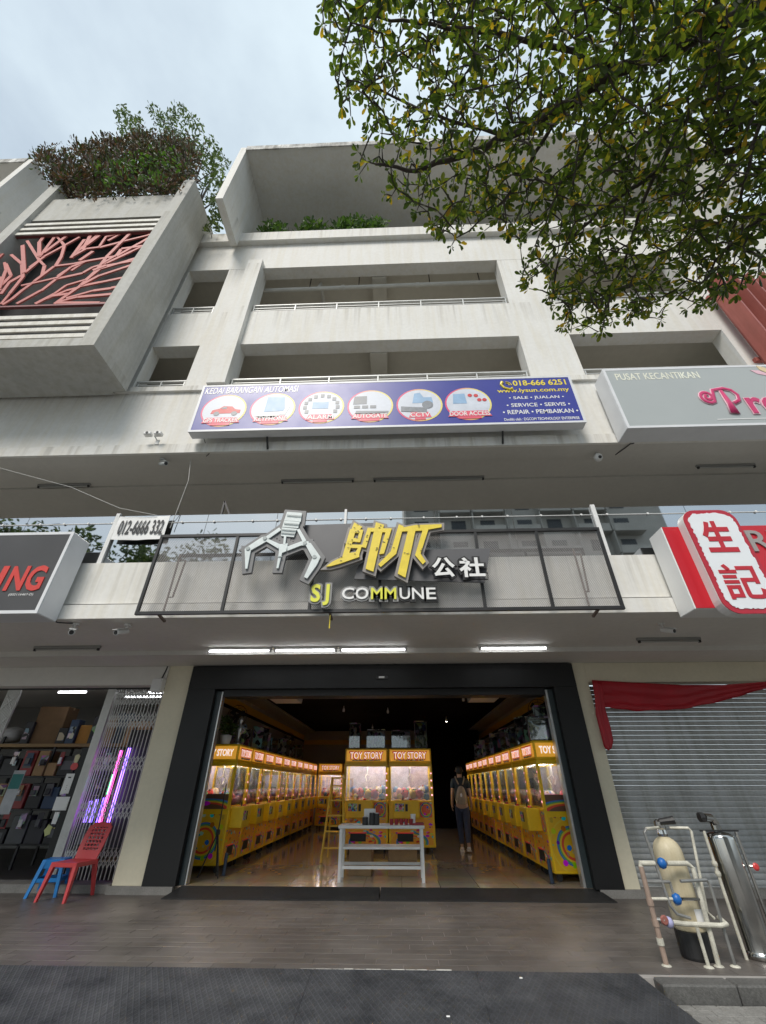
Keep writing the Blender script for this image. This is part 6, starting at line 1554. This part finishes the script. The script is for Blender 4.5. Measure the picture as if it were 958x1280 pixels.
# bushes on top of the screen box
RLEAF = LEAF('bronze_leaf', [(0, (.045, .032, .022)), (.25, (.095, .052, .036)), (.5, (.045, .055, .022)), (.72, (.14, .070, .050)), (.88, (.065, .09, .028))], .5, .25)
DLEAF = LEAF('olive_leaf', [(0, (.04, .062, .022)), (.35, (.06, .09, .028)), (.65, (.085, .12, .035)), (.88, (.13, .17, .045))], .5, .25)
bush = thing('roof_bush', 'dense bronze green bush overflowing the top of the concrete box', 'bush', (-7.6, 4.9, 15.2))
def in_local(o, pts): return [tuple(Vector(p) - o.location) for p in pts]
mb = MB()
outline = [(48,198),(62,193),(80,196),(100,186),(118,190),(135,178),(160,174),(180,164),(205,170),(222,180),(236,190),(244,206),(242,222),(232,236),(190,241),(150,246),(110,248),(84,250),(70,236),(60,215)]
for x, y in scatter(outline, 190, rf):
    c = atY(x, y, rf.uniform(4.5, 5.2)); r = rf.uniform(.16, .36)
    for _ in range(70):
        q = Vector((rf.gauss(0, 1), rf.gauss(0, 1), rf.gauss(0, 1))).normalized()*r*rf.random()**.4
        leaf_at(mb, c + q, rf, rf.uniform(.08, .17), (q.normalized() + Vector((0, 0, .7))).normalized() if q.length > .02 else None)
for x, y in scatter([(70,236),(84,250),(150,247),(234,237),(252,215),(200,215),(100,222)], 900, rf): leaf_at(mb, atY(x, y, rf.uniform(4.45, 5.2)), rf, rf.uniform(.08, .15))
for _ in range(150):     # sprays poking past the outline
    x, y = rf.choice(outline[:11]); p = atY(x + rf.uniform(-8, 8), y + rf.uniform(-2, 10), rf.uniform(4.5, 5.1)); d = Vector((rf.uniform(-.5, .4), rf.uniform(-.3, .2), 1)).normalized()
    for k in range(10): leaf_at(mb, p + d*k*.07, rf, rf.uniform(.07, .13))
mb.v = in_local(bush, mb.v); mb.build('leaves', RLEAF, bush)
mb = MB()
for x, y in scatter([(110,205),(165,190),(215,184),(236,205),(205,228),(130,232)], 420, rf): leaf_at(mb, atY(x, y, rf.uniform(4.35, 4.5)), rf, rf.uniform(.10, .18))
mb.v = in_local(bush, mb.v); mb.build('fresh_leaves', LEAFG, bush)
for k in range(9):
    x = -9.2 + k*.42; MB().tube([Vector((x, 4.95, 15.1)) - bush.location, Vector((x + rf.uniform(-.4, .3), 4.9, 16.2)) - bush.location, Vector((x + rf.uniform(-.9, .5), 4.8, 17.2)) - bush.location], [.03, .02, .008], 5).build('stem', BARK, bush)
# tree behind the bushes
rt = thing('roof_tree', 'airy green tree rising behind the bush on the concrete box', 'tree', (-6.6, 5.6, 15.2))
mb = MB(); clumps = [(151,138,9),(158,152,13),(172,150,8),(165,170,15),(180,178,13),(190,136,8),(205,150,14),(222,142,13),(238,150,9),(212,170,14),(232,172,14),(248,160,8),(196,190,12),(225,195,13),(246,186,12),(262,178,9),(258,200,13),(272,196,8),(268,218,13),(282,206,6),(276,236,10),(268,252,11),(272,272,10),(262,282,9),(256,232,9)]
for cx, cy2, r in clumps:
    for _ in range(int(r*r*.85)):
        a, q = rf.uniform(0, 6.283), r*rf.random()**.6
        leaf_at(mb, atY(cx + q*math.cos(a), cy2 + q*math.sin(a), rf.uniform(5.25, 6.1)), rf, rf.uniform(.10, .20))
mb.v = in_local(rt, mb.v); mb.build('crown', DLEAF, rt)
base = Vector((-6.35, 5.7, 15.1))
for cx, cy2, r in clumps[::3]:
    e = atY(cx, cy2, 5.65); m1 = base.lerp(e, .45) + Vector((rf.uniform(-.2, .2), 0, .5)); MB().tube([base - rt.location, m1 - rt.location, e - rt.location], [.07, .04, .012], 6).build('limb', BARK, rt)
# shrubs in the terrace planter
for i, (px, py, w, h, lab) in enumerate(((345, 288, .55, .95, 'bushy shrub alone at the left of the terrace planter'), (395, 286, .62, 1.15, 'tallest green shrub in the middle of the terrace planter'), (424, 285, .5, .85, 'shrub third from the left in the terrace planter'), (445, 284, .45, .95, 'shrub fourth from the left in the terrace planter'), (466, 283, .45, .80, 'shrub at the right end of the terrace planter'))):
    p = atY(px, py, 6.05); x = p.x
    t = thing('planter_shrub', lab, 'shrub', (x, 6.02, 15.201), 0, 'shrubs in the terrace planter')
    mb = MB(); leaf_cloud(mb, [(rf.uniform(-w, w)*.6, rf.uniform(-.1, .1), h*rf.uniform(.4, 1.0), .28) for _ in range(9)], 420, .16, rng=rf); mb.build('leaves', LEAFG, t)
    for k in range(4): MB().tube([(rf.uniform(-.08, .08), 0, 0), (rf.uniform(-.3, .3)*w*1.5, 0, h*.9)], [.018, .006], 5).build('stem', BARK, t)
pr = MB()
for _ in range(60):
    x = rf.uniform(-4.25, -.4); d = Vector((rf.uniform(-.3, .3), rf.uniform(-.4, 0), 1)).normalized()
    for k in range(3): leaf_at(pr, Vector((x, 6.0, 15.25)) + d*k*.08, rf, .14)
tag(pr.build('planter_weeds', DLEAF), 'low weeds along the terrace planter', 'weeds', kind='stuff')

# ------------------------------------------------------------------ street tree reaching in overhead from the right
tree = thing('street_tree', 'leafy street tree branch hanging overhead from the upper right', 'tree', (4.0, -.9, -.135))
TO = tree.location
crown = [(392,-60),(396,0),(402,40),(410,84),(424,120),(430,150),(424,172),(440,196),(452,226),(478,244),(505,262),(540,292),(558,312),(592,300),(640,296),(652,318),(650,352),(672,372),(686,404),(706,420),(736,412),(752,420),(770,404),(800,396),(826,402),(850,384),(880,392),(905,372),(930,366),(960,338),(1040,300),(1090,200),(1090,-60)]
sky_gaps = [(455,150,26),(510,95,18),(470,225,14),(545,255,12),(600,170,14),(690,200,12),(620,285,12),(760,40,16),(880,215,14),(700,335,12),(840,345,14),(560,60,14),(940,330,14)]
pts = []
for x, y in scatter(crown, 3000, rf):
    if any((x-gx)**2 + (y-gy)**2 < gr*gr for gx, gy, gr in sky_gaps) and rf.random() < .8: continue
    # the crown thins towards its left tip and lower rim
    edge = min(1, max(0, (x - 392)/170))
    if rf.random() > .55 + .45*edge or (x < 720 and y < 210 and rf.random() < .22): continue
    pts.append(atD(x, y, 2.0 + 1.25*rf.random() + .35*max(0, (700 - x)/700)))
limbs = [
 ([(1010,-40,3.0),(958,6,2.85),(905,28,2.75),(840,62,2.65),(770,88,2.6),(700,135,2.55),(640,168,2.55),(575,196,2.6),(520,214,2.65),(470,205,2.7)], .040, .007),
 ([(1030,150,2.7),(958,178,2.6),(890,192,2.5),(820,215,2.45),(750,260,2.45),(700,320,2.45),(690,380,2.5)], .022, .005),
 ([(905,28,2.75),(880,110,2.6),(840,180,2.5),(805,250,2.4),(780,330,2.4),(745,395,2.4)], .018, .004),
 ([(1010,240,2.6),(958,262,2.5),(910,310,2.45),(860,375,2.45)], .016, .004),
 ([(770,88,2.6),(700,60,2.6),(620,40,2.6),(540,30,2.65),(470,20,2.7),(420,30,2.7)], .016, .004),
 ([(700,135,2.55),(660,210,2.5),(620,260,2.5),(575,295,2.5)], .013, .004),
 ([(640,168,2.55),(560,150,2.6),(490,120,2.65),(435,100,2.7)], .012, .004),
 ([(958,6,2.85),(1000,80,2.6),(958,130,2.45),(930,230,2.3),(905,340,2.35)], .016, .004)]
nodes = []; nrad = []; par = []
for li, (lp, r0, r1) in enumerate(limbs):
    P_ = [atD(*q) for q in lp]; sm = []
    for i in range(len(P_) - 1):
        for k in range(4): sm.append(P_[i].lerp(P_[i+1], k/4) + Vector((rf.uniform(-1, 1), rf.uniform(-1, 1), rf.uniform(-1, 1)))*.008*(k > 0))
    sm.append(P_[-1]); n = len(sm)
    MB().tube([p - TO for p in sm], [(.95 if li == 0 else .75)*(r0 + (r1 - r0)*i/(n - 1)) for i in range(n)], 8).build('limb', BARK, tree, True)
    nodes += sm
# trunk and the two boughs that carry those limbs, standing beside the camera
T0 = Vector((4.0, -.9, -.135)); j1 = Vector((3.75, -.7, 2.6)); 
MB().tube([Vector((0, 0, 0)), Vector((-.05, .05, .3)), Vector((-.10, .08, 1.4)), j1 - TO], [.24, .17, .14, .12], 12).build('trunk', BARK, tree, True)
for lp, r in ((limbs[0][0][0], .05), (limbs[1][0][0], .035), (limbs[3][0][0], .03)):
    e = atD(*lp); m_ = j1.lerp(e, .5) + Vector((.1, 0, .35)); MB().tube([j1 - TO, m_ - TO, e - TO], [.09, .065, r], 10).build('bough', BARK, tree, True)
# twigs: every leaf spray grows from the nearest wood already there
todo = pts[:]; tw = MB(); heads = []
best = []
for p in todo:
    bi = min(range(len(nodes)), key=lambda i: (nodes[i] - p).length_squared); best.append([(nodes[bi] - p).length, nodes[bi]])
alive = list(range(len(todo)))
while alive:
    k = min(alive, key=lambda i: best[i][0]); alive.remove(k)
    p, (L, q) = todo[k], best[k]
    if L > 1e-3:
        mid = p.lerp(q, .5) + Vector((rf.uniform(-1, 1), rf.uniform(-1, 1), rf.uniform(-.3, 1)))*L*.10
        tw.tube([q - TO, mid - TO, p - TO], [.0042, .0032, .002], 4, cap=False)
        heads.append((p, (p - mid).normalized())); heads.append((mid, None))
    for i in alive:
        d = (todo[i] - p).length
        if d < best[i][0]: best[i] = [d, p]
tag(tw.build('twigs', BARK, tree), kind='stuff')
GL = [(0, (.036, .057, .013)), (.25, (.056, .084, .017)), (.5, (.090, .120, .024)), (.72, (.140, .158, .031)), (.88, (.24, .215, .036)), (.95, (.38, .23, .025))]
TLEAF = LEAF('tree_leaf', GL, .35, .6)
def leaf_single():
    m = TLEAF.copy(); m.name = 'tree_leaf_single'; n, l = m.node_tree.nodes, m.node_tree.links
    g = [x for x in n if x.type == 'NEW_GEOMETRY'][0]; rp = [x for x in n if x.type == 'VALTORGB'][0]
    oi = n.new('ShaderNodeObjectInfo'); l.new(oi.outputs['Random'], rp.inputs['Fac']); return m
TL1 = leaf_single()
lt = [(0,0,0), (.30,.09,.012), (.62,.20,.035), (.86,.17,.03), (.98,.08,.012), (1.02,0,0), (.98,-.08,.012), (.86,-.17,.03), (.62,-.18,.035), (.30,-.08,.012), (.5,0,-.012)]
lf = [(0,10,2,1), (10,5,4,3,2), (0,9,8,10), (10,8,7,6,5)]
me_l = MB().add(lt, lf).mesh('leaf', TL1)
allv = []
for p, d in heads:
    n = rf.randint(5, 8) if d is not None else rf.randint(1, 3)
    ax = d or Vector((rf.uniform(-1, 1), rf.uniform(-1, 1), rf.uniform(-1, 1))).normalized()
    a = ax.cross(Vector((.3, .2, 1))).normalized(); b_ = ax.cross(a)
    ph = rf.uniform(0, 6.28)
    for k in range(n):
        an = ph + k*2.4 + rf.uniform(-.3, .3); tilt = rf.uniform(.2, 1.15)
        ld_ = (ax*math.cos(tilt) + (a*math.cos(an) + b_*math.sin(an))*math.sin(tilt) + Vector((0, 0, -.12))).normalized()
        up = (Vector((0, 0, 1)) + Vector((rf.uniform(-1, 1), rf.uniform(-1, 1), rf.uniform(-.4, .4)))*.8)
        sd = ld_.cross(up).normalized(); nn = sd.cross(ld_)
        s = rf.uniform(.021, .043)
        allv.append((p + ld_*.006, ld_, sd, nn, s))
def show(v):      # how large a leaf shows, zero outside the photo frame
    c = v[0] - Vector((0, 0, ZC)); cw, sw = math.cos(YAW), math.sin(YAW)
    X = c.x*cw + c.y*sw; Y = -c.x*sw + c.y*cw; dd = Y*math.cos(TH) + c.z*math.sin(TH); upv = -Y*math.sin(TH) + c.z*math.cos(TH)
    if dd <= 0: return 0
    x, y = 479 + F*X/dd, 640 - F*upv/dd
    return v[4]/dd*abs(v[3].dot(c.normalized())) if 0 < x < 958 and 0 < y < 1280 else 0
allv.sort(key=show, reverse=True)
for p, ld_, sd, nn, s in allv[:298]:
    o = link('leaf', me_l, tree); mt = Matrix((ld_*s, sd*s, nn*s)).transposed().to_4x4(); mt.translation = p - TO; o.matrix_local = mt
mb = MB()
for p, ld_, sd, nn, s in allv[298:]:
    q = p - TO; mb.add([q + (ld_*x + sd*y + nn*z)*s for x, y, z in lt], lf)
tag(mb.build('leaves', TLEAF, tree), kind='stuff')

# ================================================================== ACROSS THE STREET (seen in the balustrade glass)
ab = thing('apartment_block', 'tall apartment block across the street, mirrored in the balustrade glass', 'building', (0, -34, -.135))
APW = M('apartment_wall', (.46, .44, .40), .8, .15, .3); APD = M('apartment_dark', (.04, .045, .05), .3, .2, .5)
B('wall', APW, ab, 1.2, 34, -12, 0, 0, 46)
me_w = MB().box(-.9, .9, 0, .06, 0, 1.5).mesh('window', APD); me_b = MB().box(-1.9, 1.9, 0, 1.3, 0, .18).box(-1.9, 1.9, 1.22, 1.3, .18, 1.05).mesh('balcony', APW); me_f = MB().box(-.06, .06, 0, 1.3, 0, 2.9).mesh('fin', APW)
for fl in range(3, 15):
    for c in range(7):
        x = 3.4 + c*4.2; z = fl*3.05
        o = link('window', me_w, ab); o.location = (x + (c % 2)*.5, .0, z + 1.0)
        if (c + fl) % 3 != 1: o = link('balcony', me_b, ab); o.location = (x, .0, z)
        o = link('fin', me_f, ab); o.location = (x - 2.05, .0, z + .1)
for i, (x, y, h, lab) in enumerate(((-18.5, -7.5, 14.6, 'broad street tree across the road, mirrored at the left of the glass'), (-13.0, -9.5, 14.8, 'street tree across the road, mirrored beside the phone banner'), (-25.5, -9.0, 16.5, 'far street tree across the road, mirrored at the photo edge'))):
    t = thing('street_tree', lab, 'tree', (x, y, -.135), 0, 'street trees across the road')
    MB().tube([(0, 0, 0), (.1, .1, h*.35), (0, .1, h*.62)], [.25, .18, .10], 8).build('trunk', BARK, t)
    cs = [(rf.uniform(-2.6, 2.6), rf.uniform(-2, 2), h*rf.uniform(.5, .9), rf.uniform(.7, 1.4)) for _ in range(22)]
    for c in cs[::3]: MB().tube([(0, .1, h*.45), (c[0]*.6, c[1]*.6, c[2]*.85), c[:3]], [.10, .06, .02], 6).build('limb', BARK, t)
    mb = MB(); leaf_cloud(mb, cs, 3800, .34, rng=rf); mb.build('crown', DLEAF, t)
